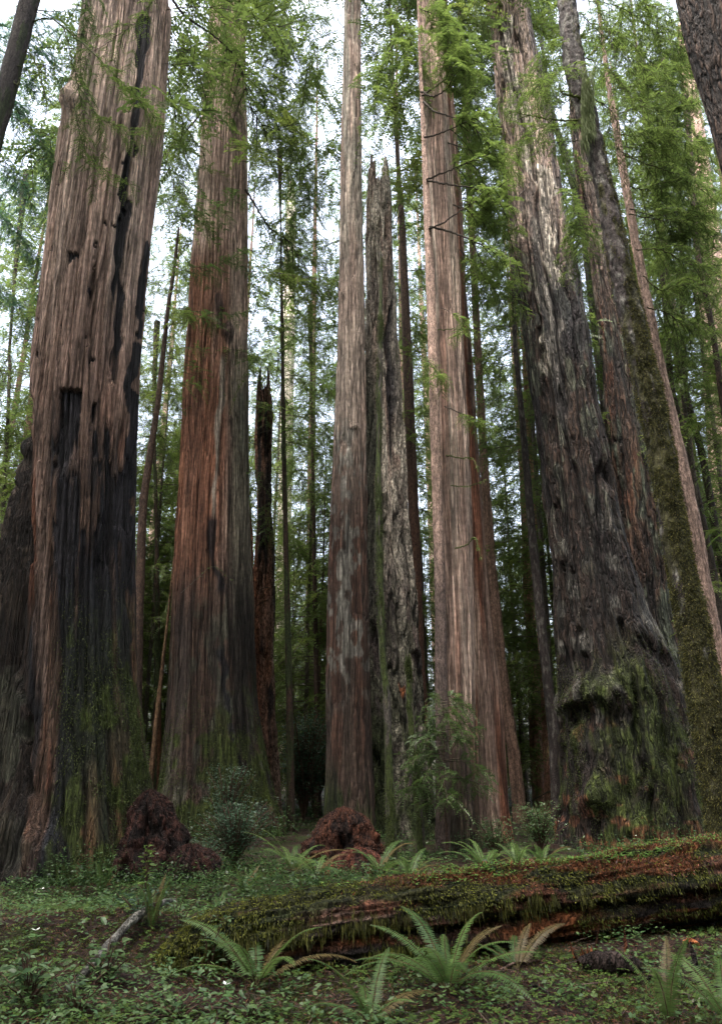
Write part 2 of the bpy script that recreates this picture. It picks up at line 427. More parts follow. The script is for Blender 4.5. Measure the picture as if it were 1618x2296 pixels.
def make_templates():
    TPL['tall'] = [crown_mesh('redwood_crown', 10+i, 62, (11, 6, 18)[i], 5.2, 135, .20, .068, .10, .16, 1.3, (G_DK, G_MID, G_DK)[i], (G_LT, G_YL, G_MID)[i], droop=.5) for i in range(3)]
    TPL['hem'] = [crown_mesh('hemlock_crown', 20+i, 30, (3, 1.5, 6)[i], 3.8, 125, .135, .042, .068, .13, 1.0, (G_MID, G_MID, G_DK)[i], (G_LT, G_YL, G_LT)[i], rise=.2, droop=.5, dead=4) for i in range(3)]
    TPL['small'] = [crown_mesh('sapling_crown', 30+i, 12, 1.0, 2.8, 110, .15, .042, .065, .12, .75, G_MID, G_YL, rise=.15, droop=.45) for i in range(2)]
    TPL['stall'] = [stem_mesh('tall_stem', 62, .42, 1, BROWN*1.5, 14), stem_mesh('tall_stem', 62, .62, 2, PINK*.9, 14)]
    TPL['shem'] = [stem_mesh('slim_stem', 30, .14, 3, np.array([.08, .065, .05]))]
    TPL['ssmall'] = [stem_mesh('sapling_stem', 12, .07, 4, BROWN*.7)]
STEM = {'tall': 'stall', 'hem': 'shem', 'small': 'ssmall'}
def conifer(kind, px, Y, label, name='conifer_tree', group=None, sc=1., i=0, rz=0, cat='tree', tilt=0, stem=None, x=None, crownkw=None):
    v = (CY-1720)/F
    X = (px-CX)/F*Y/(CT-ST*v) if x is None else x
    t = thing(name, label, cat, (X, Y, float(gh(X, Y))), group)
    t.rotation_euler = (0, tilt, rz); t.scale = (sc, sc, sc)
    st = TPL[STEM[kind]]; link('trunk', st[(i if stem is None else stem) % len(st)], t)
    if not (crownkw and crownkw.get('none')):
        c = link('crown', TPL[kind][i % len(TPL[kind])], t)
    return t
def near_branch(parent, pts, rng, twig=.35, ll=.045, lw=.012, gap=.026, tsp=.045, c1=G_MID, c2=G_LT, rad=.018, start=.3, moss=None, subs=5, sublen=.8, name='branch', droop=.35, dens=1., hang=.5, wood=None):
    """a real limb with sub-branches and needles; pts are world points"""
    sp = Soup(); path = smooth_path(pts, 10)
    path = path+rng.normal(0, .008, path.shape)
    wood = np.array([.045, .035, .028]) if wood is None else np.array(wood)
    if moss is not None: wood = np.array(moss)
    rad = rad*.8; lw = lw*1.4; ll = ll*1.1; subs = int(subs*1.5)
    if subs == 0 and twig == 0:
        sp.tube(path, np.linspace(rad, rad*.3, len(path)), wood, 1, 6)
    else:
        spray(sp, path, rng, twig, tsp, ll, lw, gap, c1, c2, droop, start, rad=rad, wood=wood, dens=dens)
    seg = np.linalg.norm(np.diff(path, axis=0), axis=1); cs = np.r_[0, np.cumsum(seg)]; L = cs[-1]
    for k in range(subs):
        u = start+(1-start)*(k+rng.uniform(.1, .9))/max(subs, 1); s = u*L
        B = np.array([np.interp(s, cs, path[:, q]) for q in range(3)])
        T = nrm(np.array([np.interp(min(s+.1, L), cs, path[:, q]) for q in range(3)])-B+1e-6)
        sg = 1 if k % 2 else -1
        Sd = nrm(np.cross(T, [0, 0, 1.]))*sg
        l = sublen*rng.uniform(.55, 1.15)*(1-.35*u)
        q = np.linspace(0, 1, 6)[:, None]
        D = nrm(T*.7+Sd*.8+rng.normal(0, .2, 3))
        ax = B+D*l*q+np.array([0, 0, -1.])*hang*l*q**2
        if twig: spray(sp, ax, rng, twig*.75, tsp, ll, lw, gap, c1, c2, droop, .1, rad=rad*.45, wood=wood*.8, dens=dens)
        else: sp.tube(ax, np.linspace(rad*.45, rad*.12, 6), wood, 1, 5)
    o = link(name, sp.mesh(name, [M_LEAF, M_TWIG]), parent)
    o.location = [-a for a in parent.location]
    return o
def moss_fuzz(parent, K, mask, n, rng, l=.035, w=.01, cols=(MOSS, MOSSD), down=.5, name='moss', mat=None, lift=.0, fixloc=True):
    """many small tufts standing on a skin (K: arrays kept from the trunk builder)"""
    P = K['P'].reshape(-1, 3); Nn = K['N'].reshape(-1, 3); m = mask.reshape(-1)
    w_ = np.clip(m, 0, 1); 
    if w_.sum() < 1: return None
    idx = rng.choice(len(P), n, p=w_/w_.sum())
    B = P[idx]+rng.normal(0, .014, (n, 3))+Nn[idx]*lift; N_ = Nn[idx]
    D = nrm(N_*.8+np.array([0, 0, -down])+rng.normal(0, .35, (n, 3))); W = nrm(np.cross(D, rng.normal(0, 1, (n, 3))))
    t = rng.uniform(0, 1, (n, 1))**1.5; C = cols[0]*t*1.5+cols[1]*(1-t)
    sp = Soup(); sp.leaves(B-N_*.004, D, W, rng.uniform(.5, 1.3, n)*l, np.full(n, w), C)
    o = link(name, sp.mesh(name, [mat or M_MOSS]), parent)
    if fixloc: o.location = [-a for a in parent.location]
    return o
# ------------------------------------------------------------------ the named trees
make_templates()
def base_of(rows, Y):
    A = rows_to_axis(rows, Y)[0]; return (A[1], A[2], float(gh(A[1], A[2])))
def tree(name, label, rows, Y, group=None, cat='tree'):
    return thing(name, label, cat, base_of(rows, Y), group)
def crown_on(t, x, y, z, kind='tall', i=0, sc=1., rz=0.):
    c = link('crown', TPL[kind][i], t); c.location = (x-t.location.x, y-t.location.y, z-t.location.z); c.scale = (sc,)*3; c.rotation_euler = (0, 0, rz); return c
def varied(base, px, py, Z, rc, s, lo=.4, hi=1.4):
    lo = min(lo, .42); st = fbm(px*13, py*13, Z*.7, s+70, 4)
    k = lo+(hi-lo)*np.clip(.7*rc+1.5*(st-.42), 0, 1)  # creases darker: real bark tone and char, plus shade painted into the colour
    return base*k[..., None]

# --- 1 the giant at the left
R1 = [(0, 197, 376), (150, 180, 368), (300, 150, 358), (450, 128, 337), (600, 108, 324), (774, 88, 308), (900, 76, 302), (1024, 70, 297), (1150, 66, 292), (1300, 60, 290), (1450, 52, 292), (1550, 42, 299), (1650, 30, 314), (1750, 15, 330), (1800, 5, 338), (1900, -20, 352), (2000, -40, 366)]
L1 = [(500, 124, 170, 12.9), (700, 98, 150, 12.9), (800, 84, 150, 12.9), (900, 75, 140, 12.9), (1024, 55, 140, 12.9), (1150, 26, 130, 12.9), (1300, -6, 120, 12.9), (1550, -55, 90, 12.9), (1800, -75, 60, 12.7), (2000, -90, 60, 12.6)]
def winm(X, Y):
    q = 14*(fbm(Y*.035, 0, 0, 4, 3)-.5); r_ = 16*(fbm(Y*.03, 5, 0, 6, 3)-.5)
    a = ss(130, 136, X+q+.06*(Y-875))*ss(184, 178, X+r_+.05*(Y-875))*ss(870, 878, Y+6*(fbm(X*.15, 0, 0, 3, 2)-.5))*ss(1075, 1010, Y+90*(vn(X*.12, 0, 0, 4)-.5))
    b = ss(206, 209, X)*ss(220, 216, X+.12*(Y-905))*ss(900, 906, Y)*ss(960, 930, Y)
    return np.maximum(a, b)
def col1(px, py, Z, rc, X, Y, s):
    base = mix(TAN*1.2, PINK*1.15, ss(.35, .65, fbm(px*3, py*3, Z*.2, 3, 3)))  # upper bark lightened: stronger light up the trunk put into its colour
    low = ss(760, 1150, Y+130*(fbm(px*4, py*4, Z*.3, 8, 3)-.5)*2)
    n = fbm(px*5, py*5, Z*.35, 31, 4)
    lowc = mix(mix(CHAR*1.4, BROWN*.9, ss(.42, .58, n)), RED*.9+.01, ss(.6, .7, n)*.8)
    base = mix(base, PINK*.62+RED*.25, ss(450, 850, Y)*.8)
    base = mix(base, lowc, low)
    ch = line_mask(X, Y, [(325, 30), (302, 300), (285, 410), (268, 600), (258, 860)], 11, 1)
    ch = np.maximum(ch, line_mask(X, Y, [(326, 545), (318, 660), (306, 760)], 6, 2, 10))
    ch = np.maximum(ch, line_mask(X, Y, [(296, 770), (292, 1000), (278, 1500)], 14, 2, 24))
    pit = (vn(px*7, py*7, Z*4, 77)+.2*vn(px*30, py*30, Z*20, 78) > .93)*ss(300, 420, Y)*ss(1000, 800, Y)*(vn(px*2, py*2, Z*.8, 5) > .5)
    ch = np.maximum(ch, pit)
    win = winm(X, Y)
    dn = ss(.47, .54, fbm(X*.07, Y*.009, 0, 6, 3))*ss(930, 1010, Y)*ss(1400, 1250, Y)*ss(105, 120, X)
    ch = np.maximum.reduce([ragged(ch, px, py, Z), win, ragged(dn, px, py, Z)])
    base = mix(base, CHAR*1.6+BROWN*.06, ch)
    stripe = ss(72, 80, X)*ss(118, 100, X+10*(fbm(X*.1, Y*.02, 0, 7)-.5))*ss(860, 960, Y)*ss(1600, 1500, Y)
    base = mix(base, PINK*.62, stripe*.85)
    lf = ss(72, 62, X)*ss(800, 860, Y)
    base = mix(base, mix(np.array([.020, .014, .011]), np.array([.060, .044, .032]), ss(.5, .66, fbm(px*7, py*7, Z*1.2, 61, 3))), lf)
    ms = ss(.52, .6, fbm(px*4.5, py*4.5, Z*2.6, 12, 4)+.12*ss(1300, 1850, Y)+.07*ss(150, 280, X)-.13)*ss(1250, 1650, Y)*ss(110, 160, X+20)
    ms = np.maximum(ms, blob(X, Y, 166, 1830, 22, 110, 2)*.9)
    base = mix(base, MOSSD*1.2, ss(1250, 1650, Y)*.55*ss(100, 200, X))
    base = mix(base, MOSS, ms)
    base = mix(base, LICH*.5, blob(X, Y, 20, 1640, 40, 120, 3)*.5+blob(X, Y, 30, 1900, 50, 70, 4)*.3)
    base = mix(base, MOSSD*1.7, ss(235, 195, X)*ss(420, 150, Y)*.65*ss(.4, .6, fbm(px*4, py*4, Z, 15, 3)))
    return varied(base, px, py, Z, rc, s)
def post1(X, Y, px, py, Z, fr):
    win = winm(X, Y)
    w = -.11*win*fr
    w = w-.07*fr*line_mask(X, Y, [(325, 30), (302, 300), (285, 410), (268, 600), (258, 860)], 10, 1)
    w = w-.05*fr*ss(.47, .54, fbm(X*.07, Y*.009, 0, 6, 3))*ss(930, 1010, Y)*ss(1400, 1250, Y)
    w = w-.20*fr*line_mask(X, Y, [(66, 830), (62, 1000), (48, 1300), (40, 1500), (62, 1620), (70, 1780)], 9, 5, 8)
    w = w-.05*fr*((vn(px*7, py*7, Z*4, 77)+.2*vn(px*30, py*30, Z*20, 78) > .93)*ss(300, 420, Y)*ss(1000, 800, Y)*(vn(px*2, py*2, Z*.8, 5) > .5))
    w = w-.09*fr*line_mask(X, Y, [(212, 600), (206, 700), (200, 770)], 5, 9, 3)
    return w
t1 = tree('giant_redwood', 'widest redwood, reddish bark charred black in strips, mossy right flank, at the left edge', R1, 12.9)
K1 = {}
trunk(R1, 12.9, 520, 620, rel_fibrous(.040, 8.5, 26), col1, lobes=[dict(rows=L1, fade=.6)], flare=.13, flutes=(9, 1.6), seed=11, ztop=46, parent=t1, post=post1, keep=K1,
      burls=[(95, 1905, 42, 55, .20), (70, 1960, 50, 40, .12), (30, 1850, 40, 60, .12), (168, 225, 18, 26, .25), (40, 1990, 40, 40, .15)])
crown_on(t1, -5.2, 12.9, 4, i=0, sc=.9)

def foot_moss(t, K, y0, y1, n, seed, extra=None, thr=.5, l=.04):
    X, Y, P = K['X'], K['Y'], K['P']
    m = ss(thr, thr+.1, fbm(P[..., 0]*2.6, P[..., 1]*2.6, P[..., 2]*1.5, seed, 4)+.10*ss(y0, y1, Y))*ss(y0, y1, Y)*K['front']
    if extra is not None: m = m*extra(X, Y)
    moss_fuzz(t, K, m, n, np.random.default_rng(seed), l, .012, down=.9)
foot_moss(t1, K1, 1250, 1750, 16000, 31, lambda X, Y: ss(110, 170, X))

# --- 2 redwood with mossy skirt
R2 = [(0, 474, 545), (150, 466, 548), (300, 457, 551), (450, 446, 551), (600, 434, 552), (774, 425, 553), (1000, 410, 555), (1200, 396, 559), (1400, 388, 566), (1549, 382, 573), (1650, 374, 587), (1750, 362, 606), (1800, 353, 617), (1850, 345, 630), (1900, 340, 640)]
def col2(px, py, Z, rc, X, Y, s):
    base = mix(TAN*1.25, PINK*1.1, ss(.4, .65, fbm(px*3, py*3, Z*.15, 3, 3)))  # bright upper bark carries the light that falls higher up
    red = ss(520, 620, Y)*ss(1500, 1250, Y)*ss(530, 470, X+60*(fbm(px*3, py*3, Z*.2, 23, 3)-.5))
    base = mix(base, RED*.75+ORANGE*.45, red*.8)
    pale = line_mask(X, Y, [(503, 800), (488, 1000), (478, 1160)], 7, 3, 8)+line_mask(X, Y, [(540, 880), (543, 1020)], 4, 6, 4)
    base = mix(base, PALE*.75, np.clip(pale, 0, 1)*.8)
    rt = ss(500, 530, X+14*(fbm(px*4, py*4, Z*.5, 9, 3)-.5))*ss(700, 900, Y)
    base = mix(base, LICH*.85, rt*.75)
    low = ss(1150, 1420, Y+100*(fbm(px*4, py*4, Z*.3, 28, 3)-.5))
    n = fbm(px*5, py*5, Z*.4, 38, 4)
    lowc = mix(DARK*.5, mix(BROWN*.5, LICH*.4, ss(.5, .6, fbm(px*6, py*6, Z*2, 5, 3))), ss(.4, .6, n))  # lower bark deepened: dim light near the ground painted in
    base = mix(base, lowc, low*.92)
    ch = line_mask(X, Y, [(472, 1160), (480, 1250), (492, 1330)], 8, 8, 14)+line_mask(X, Y, [(495, 1450), (515, 1600), (545, 1800)], 9, 7, 14)
    ch = np.maximum(ch, blob(X, Y, 492, 690, 9, 35, 9)*.8+blob(X, Y, 512, 745, 10, 26, 5)*.8)
    base = mix(base, CHAR*1.3, np.clip(ch, 0, 1)*.9)
    ms = ss(.5, .6, fbm(px*4, py*4, Z*1.8, 12, 4)+.16*ss(1500, 1820, Y)-.07)*ss(1450, 1700, Y)
    return varied(mix(base, MOSS*.95, ms), px, py, Z, rc, s)
t2 = tree('redwood', 'tall orange brown redwood with a broad mossy foot, next right of the widest trunk', R2, 20)
K2 = {}
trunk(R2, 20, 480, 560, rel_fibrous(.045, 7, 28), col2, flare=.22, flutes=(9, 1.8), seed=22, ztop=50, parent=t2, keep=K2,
      burls=[(512, 745, 10, 14, .12), (492, 690, 7, 12, .08)])
crown_on(t2, -3.7, 20.2, 9, i=1, sc=.85)
foot_moss(t2, K2, 1500, 1780, 14000, 32, thr=.47, l=.05)
# shattered snag behind it
R2b = [(745, 584, 607), (815, 583, 608), (900, 584, 610), (1000, 586, 612), (1150, 582, 614), (1250, 572, 614), (1400, 566, 613), (1549, 570, 614), (1700, 578, 620), (1800, 586, 628), (1880, 590, 640)]
def col2b(px, py, Z, rc, X, Y, s):
    n = fbm(px*7, py*7, Z*.5, 3, 4)
    base = mix(DARK*1.2, BROWN*1.9+RED*.3, ss(.40, .58, n))
    base = mix(base, ORANGE, (ss(592, 575, X)*ss(1050, 1200, Y)*ss(1600, 1450, Y)+.5*ss(.58, .66, n))*.75)
    return varied(mix(base, GREY*.5, ss(608, 613, X)*.5), px, py, Z, rc, s)
t2b = tree('broken_snag', 'dead broken trunk of charred and orange wood, tucked behind the mossy-footed redwood', R2b, 23)
trunk(R2b, 23, 150, 400, rel_furrow(.10, 5, 9), col2b, seed=33, jag=2.6, parent=t2b, mat=M_WOOD)
R2c = [(1075, 557, 567), (1200, 556, 570), (1400, 552, 573), (1600, 550, 585)]
t2c = tree('splintered_snag', 'short red splintered dead snag standing close behind the mossy-footed redwood', R2c, 22.4)
trunk(R2c, 22.4, 70, 260, rel_fibrous(.03, 8, 9), lambda px, py, Z, rc, X, Y, s: varied(mix(ORANGE*.6, RED*.8, rc), px, py, Z, rc, s), seed=34, jag=2.2, parent=t2c, mat=M_WOOD)

# --- 3 slender pale redwood at the middle
R3 = [(0, 773, 808), (150, 770, 809), (300, 766, 809), (450, 763, 811), (600, 760, 814), (774, 757, 817), (1000, 748, 820), (1200, 739, 822), (1400, 734, 826), (1549, 732, 828), (1700, 732, 832), (1850, 722, 842), (1900, 715, 848)]
def col3(px, py, Z, rc, X, Y, s):
    base = mix(TAN*1.15, PALE*.95, ss(.4, .6, fbm(px*3, py*3, Z*.3, 3, 3)))  # pale bark, raised further to paint in light on the upper trunk
    base = mix(base, TAN*.85, ss(350, 700, Y)*.7)
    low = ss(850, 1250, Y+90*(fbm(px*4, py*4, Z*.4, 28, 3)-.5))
    lowc = mix(BROWN*.4, RED*.38, ss(.45, .6, fbm(px*6, py*6, Z*.4, 88, 3)))  # dark reddish bark, deepened to carry shade low on the trunk
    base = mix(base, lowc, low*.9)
    li = ss(.52, .6, fbm(px*9, py*9, Z*3.2, 41, 4)+.12*line_mask(X, Y, [(775, 900), (770, 1300), (775, 1580)], 22, 3, 20)-.06)*ss(880, 1000, Y)*ss(1650, 1450, Y)
    base = mix(base, GREY*1.0, li*.75)
    ms = ss(.5, .62, fbm(px*4, py*4, Z*.7, 12, 4)+.1)*ss(1680, 1800, Y)
    return varied(mix(base, MOSSD*1.3, ms), px, py, Z, rc, s, .6, 1.25)
t3 = tree('redwood', 'slim straight redwood, pale pinkish grey above and lichen spotted below, at the centre', R3, 17.6)
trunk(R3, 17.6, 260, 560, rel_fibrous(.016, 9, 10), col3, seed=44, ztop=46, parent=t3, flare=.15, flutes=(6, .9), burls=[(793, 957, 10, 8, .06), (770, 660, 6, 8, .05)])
crown_on(t3, -.35, 17.8, 12, i=2, sc=.8)

# --- 4 the great pale snag
R4 = [(335, 828, 862), (400, 824, 868), (480, 822, 874), (600, 822, 881), (700, 820, 884), (774, 820, 889), (900, 819, 896), (1024, 818, 902), (1150, 818, 911), (1300, 818, 925), (1400, 818, 934), (1549, 818, 947), (1700, 818, 962), (1800, 816, 976), (1880, 812, 992), (1930, 808, 1004)]
def col4(px, py, Z, rc, X, Y, s):
    n = fbm(px*5, py*5, Z*.45, 3, 4)
    base = mix(TAN*.7, PALE*1.0, ss(.38, .55, n))
    base = mix(base, PALE*1.0, line_mask(X, Y, [(880, 560), (886, 774), (893, 900), (905, 1100), (918, 1280)], 12, 3, 6)*.95)
    dk = ss(.5, .58, fbm(px*6, py*6, Z*.5, 23, 4))
    base = mix(base, DARK*1.5, dk*.55*ss(480, 620, Y))
    base = mix(base, mix(LICH*.42, BROWN*.5, ss(.45, .6, n)), ss(860, 820, X-(Y-774)*.06+30*(n-.5))*ss(640, 780, Y)*.9)
    base = mix(base, CHAR*1.6, line_mask(X, Y, [(868, 640), (872, 774), (878, 960)], 8, 4, 8)*.9)
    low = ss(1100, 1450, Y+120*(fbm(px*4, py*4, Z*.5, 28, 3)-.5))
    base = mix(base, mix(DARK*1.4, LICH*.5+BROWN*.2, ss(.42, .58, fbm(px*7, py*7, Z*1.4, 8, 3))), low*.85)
    base = mix(base, MOSSD*1.3, ss(.5, .62, fbm(px*4, py*4, Z*.6, 18, 4)+.1)*ss(1450, 1700, Y))
    return varied(mix(base, ORANGE*1.3, blob(X, Y, 899, 1512, 8, 20, 6)*.9), px, py, Z, rc, s, .55, 1.3)
def post4(X, Y, px, py, Z, fr):
    hole = ss(1.1, .8, np.sqrt(((X-829)/9)**2+((Y-590)/11)**2))
    return -.35*hole*fr-.12*fr*line_mask(X, Y, [(868, 640), (872, 774), (878, 960)], 7, 4, 8)-.10*fr*line_mask(X, Y, [(856, 420), (850, 540), (858, 700)], 5, 14, 10)-.10*fr*line_mask(X, Y, [(903, 1380), (935, 1520), (950, 1700)], 6, 15, 16)
t4 = tree('tall_snag', 'dead snag of weathered grey wood with a ragged broken top, right of the centre redwood', R4, 19.2)
K4 = {}
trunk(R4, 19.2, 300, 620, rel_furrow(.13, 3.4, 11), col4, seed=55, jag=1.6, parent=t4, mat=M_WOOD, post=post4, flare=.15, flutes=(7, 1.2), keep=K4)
# mossy dead poles against it
def colpole(px, py, Z, rc, X, Y, s):
    base = mix(BROWN*.5, GREY*.4, rc)
    return mix(base, MOSS*.75, ss(.42, .56, fbm(px*14, py*14, Z*2.2, s, 3)+.05))
R4p = [(560, 851, 856), (620, 850, 857), (774, 846, 857), (1074, 841, 854), (1300, 845, 859), (1474, 850, 865), (1549, 858, 874), (1800, 864, 885), (1900, 864, 890), (1965, 860, 893)]
t4p = tree('mossy_dead_pole', 'thin dead pole furred with moss, standing in front of the grey snag', R4p, 13.4)
Kp = {}
trunk(R4p, 13.4, 44, 420, rel_smooth(.012, 10, 3), colpole, seed=56, parent=t4p, mat=M_THIN, keep=Kp, jag=.2)
moss_fuzz(t4p, Kp, ss(.45, .6, fbm(Kp['P'][..., 0]*4, 0, Kp['P'][..., 2]*2, 3, 3))*Kp['front'], 7000, np.random.default_rng(5), .035, .008)
R4q = [(1450, 908, 918), (1549, 909, 925), (1700, 920, 938), (1800, 928, 946), (1900, 934, 954), (1945, 934, 958)]
t4q = tree('mossy_dead_pole', 'short mossy dead stem leaning on the foot of the grey snag', R4q, 15.2)
Kq = {}
trunk(R4q, 15.2, 44, 220, rel_smooth(.014, 10, 3), colpole, seed=57, parent=t4q, mat=M_THIN, keep=Kq, jag=.3)
moss_fuzz(t4q, Kq, ss(.45, .6, fbm(Kq['P'][..., 0]*4, 0, Kq['P'][..., 2]*2, 3, 3))*Kq['front'], 4000, np.random.default_rng(6), .035, .008)

# --- 5 fused pair of pink redwoods
R5 = [(150, 944, 996), (200, 945, 1000), (425, 956, 1017), (600, 962, 1028), (774, 967, 1036), (1024, 975, 1050), (1274, 981, 1058), (1549, 984, 1064), (1700, 988, 1066), (1800, 990, 1070), (1930, 985, 1078)]
R5r = [(150, 985, 1010), (425, 995, 1030), (600, 1000, 1042), (774, 1008, 1055), (1024, 1020, 1070), (1274, 1034, 1088), (1400, 1040, 1100), (1549, 1046, 1118), (1700, 1048, 1128), (1800, 1050, 1136), (1885, 1048, 1148)]
def col5(px, py, Z, rc, X, Y, s):
    base = mix(TAN*1.15, PINK*1.2, ss(.4, .6, fbm(px*3.5, py*3.5, Z*.15, 3, 3)))  # pink bark brightened above to paint in the upper light
    base = mix(base, PALE*.8, ss(.56, .66, fbm(px*6, py*6, Z*.12, 43, 3))*.55)
    base = mix(base, RED*1.5+.02, ss(.55, .65, fbm(px*5, py*5, Z*.15, 53, 3))*.45*ss(500, 800, Y))
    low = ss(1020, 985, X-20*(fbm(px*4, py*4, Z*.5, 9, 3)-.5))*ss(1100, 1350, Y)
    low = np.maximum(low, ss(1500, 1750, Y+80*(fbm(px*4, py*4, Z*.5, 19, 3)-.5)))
    base = mix(base, mix(DARK*.8, BROWN*.7, ss(.4, .6, fbm(px*5, py*5, Z*.4, 29, 3))), low*.85)  # dark foot: shade of the lower trunk put into the bark
    base = mix(base, MOSSD, ss(1700, 1900, Y)*.5)
    return varied(base, px, py, Z, rc, s, .5, 1.3)
t5 = tree('redwood', 'straight pink barked redwood, front one of the fused pair right of the grey snag', R5, 16.2)
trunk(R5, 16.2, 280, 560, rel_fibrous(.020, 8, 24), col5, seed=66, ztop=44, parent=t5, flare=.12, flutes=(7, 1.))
crown_on(t5, 2.1, 16.2, 11, i=0, sc=.78)
def col5r(px, py, Z, rc, X, Y, s):
    base = mix(PINK*.95, RED*1.3+.02, ss(.42, .6, fbm(px*4, py*4, Z*.12, 3, 3)))
    base = mix(base, PALE*.85, ss(.56, .64, fbm(px*5, py*5, Z*.1, 43, 3))*.6*ss(1200, 1400, Y)*ss(1090, 1060, X))
    low = ss(1620, 1800, Y+80*(fbm(px*4, py*4, Z*.5, 19, 3)-.5))*ss(1105, 1070, X)
    return varied(mix(base, mix(DARK*1.4, LICH*.5, ss(.5, .6, fbm(px*7, py*7, Z*1.5, 9, 3))), low*.7), px, py, Z, rc, s, .5, 1.3)
t5r = tree('redwood', 'reddish ridged redwood, rear one of the fused pair right of the grey snag', R5r, 18)
trunk(R5r, 18, 280, 560, rel_fibrous(.035, 6, 24), col5r, seed=67, ztop=46, parent=t5r, flare=.2, flutes=(8, 1.6))
crown_on(t5r, 2.7, 18, 13, i=1, sc=.78)

# --- 6 the big right redwood
R6 = [(0, 1094, 1177), (100, 1104, 1188), (225, 1119, 1218), (350, 1136, 1240), (500, 1151, 1262), (650, 1169, 1291), (774, 1185, 1313), (900, 1203, 1328), (1024, 1217, 1354), (1150, 1228, 1380), (1274, 1240, 1410), (1400, 1246, 1450), (1500, 1250, 1500), (1549, 1252, 1520), (1650, 1258, 1552), (1724, 1262, 1579), (1800, 1264, 1596), (1850, 1264, 1606), (1920, 1262, 1616)]
def col6(px, py, Z, rc, X, Y, s):
    n = fbm(px*3, py*3, Z*.5, 3, 4)
    up = mix(BROWN*1.1, TAN*1.35, ss(.3, .6, rc))  # upper bark colour raised to carry the light there
    mid = mix(DARK*.4+RED*.14, mix(BROWN*.5, LICH*.62+BROWN*.12, ss(.5, .62, fbm(px*6, py*6, Z*2.2, 13, 4))), ss(.35, .7, rc))  # furrows: red and dark bark, with shade painted in
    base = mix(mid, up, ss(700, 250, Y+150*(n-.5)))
    base = mix(base, PALE*1.0, line_mask(X, Y, [(1135, 40), (1160, 250), (1215, 420), (1225, 600), (1250, 800), (1262, 1000)], 20, 4, 34)*ss(.25, .5, rc)*ss(1050, 700, Y)*.85)  # pale strip: light on the upper trunk painted into the bark
    base = mix(base, CHAR*2, ss(.56, .64, fbm(px*3, py*3, Z*.5, 73, 3))*.7*ss(350, 600, Y))
    base = mix(base, DARK*.8, ss(14, 4, (1177+(Y)*.178)-X)*ss(1100, 900, Y)*.8)  # dark right edge: shade on the side turned from the light, painted
    base = mix(base, BROWN*.20+DARK*.12, ss(850, 1350, Y)*.8)  # darkens downwards: weak light low on the trunk painted as colour
    base = mix(base, GREY*.8, ss(.56, .62, fbm(px*7, py*7, Z*2.2, 33, 4))*ss(1000, 1250, Y)*ss(1750, 1600, Y)*.55)
    m = fbm(px*2.6, py*2.6, Z*.9, 12, 4)+.14*ss(1500, 1800, Y)*ss(1300, 1450, X)+.24*np.exp(-(((X-1325)/90)**2+((Y-1530)/45)**2))
    ms = ss(.49, .58, m)*ss(1380, 1560, Y)
    base = mix(base, MOSS*1.15, ms*.95)
    rl = ss(.64, .70, fbm(px*8, py*8, Z*5, 92, 3)+.08*ss(1750, 1850, Y))*ss(1500, 1800, Y)
    return varied(mix(base, RED*.9, rl*.8), px, py, Z, rc, s, .5, 1.3)
def post6(X, Y, px, py, Z, fr):
    Yn = Y+50*(fbm(X*.035, Y*.01, 0, 4, 3)-.5)*2; w = (.04+.34*fbm(X*.03, Y*.02, 0, 14, 3))*ss(1485, 1550, Yn)*ss(1608, 1572, Yn)*ss(1225, 1262, X)*ss(1435, 1375, X)*fr
    w = w-.16*fr*line_mask(X, Y, [(1395, 1390), (1418, 1450), (1430, 1620), (1445, 1760)], 11, 5, 14)
    w = w+.22*fr*(fbm(px*1.6, py*1.6, Z*.9, 71, 3)-.5)*ss(1500, 1700, Y)*2
    return w
t6 = tree('giant_redwood', 'broad dark furrowed redwood with a mossy ledge low down, behind the fallen log', R6, 17)
K6 = {}
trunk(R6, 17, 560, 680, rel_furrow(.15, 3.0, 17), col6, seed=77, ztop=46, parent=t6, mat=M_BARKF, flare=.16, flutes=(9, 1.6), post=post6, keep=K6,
      burls=[(1335, 1785, 34, 34, .22), (1430, 1480, 14, 40, .12)])
crown_on(t6, 3.0, 17, 9, i=2, sc=.85)
mk = ss(.50, .58, fbm(np.cos(K6['TH'])*2.6*1.2, np.sin(K6['TH'])*2.6*1.2, K6['P'][..., 2]*.9, 12, 4)+.14*ss(1500, 1800, K6['Y'])*ss(1300, 1450, K6['X'])+.26*np.exp(-(((K6['X']-1325)/90)**2+((K6['Y']-1530)/45)**2)))*ss(1380, 1560, K6['Y'])*K6['front']
moss_fuzz(t6, K6, mk, 24000, np.random.default_rng(7), .04, .012, down=.6)
# second dark redwood behind its right side
R6b = [(250, 1280, 1312), (350, 1289, 1322), (500, 1312, 1354), (650, 1332, 1374), (774, 1346, 1402), (900, 1354, 1428), (1024, 1363, 1454), (1150, 1376, 1470), (1274, 1388, 1484), (1400, 1400, 1502), (1549, 1410, 1546), (1700, 1400, 1585), (1850, 1390, 1620)]
def col6b(px, py, Z, rc, X, Y, s):
    mid = mix(DARK, mix(BROWN*.9, LICH*.75, ss(.45, .6, fbm(px*5, py*5, Z*1.3, 13, 3))), ss(.3, .6, rc))
    base = mix(mid, TAN*.62, ss(800, 400, Y)*ss(.3, .6, rc))
    return varied(mix(base, RED*.8, ss(.6, .68, fbm(px*5, py*5, Z*.6, 14, 3))*.6), px, py, Z, rc, s, .5, 1.3)
t6b = tree('redwood', 'dark narrow redwood grown against the back right side of the broad furrowed redwood', R6b, 18.3)
trunk(R6b, 18.3, 320, 520, rel_furrow(.09, 4.0, 17), col6b, seed=78, ztop=46, parent=t6b, mat=M_BARKF)
crown_on(t6b, 4.2, 18.6, 12, i=0, sc=.8)

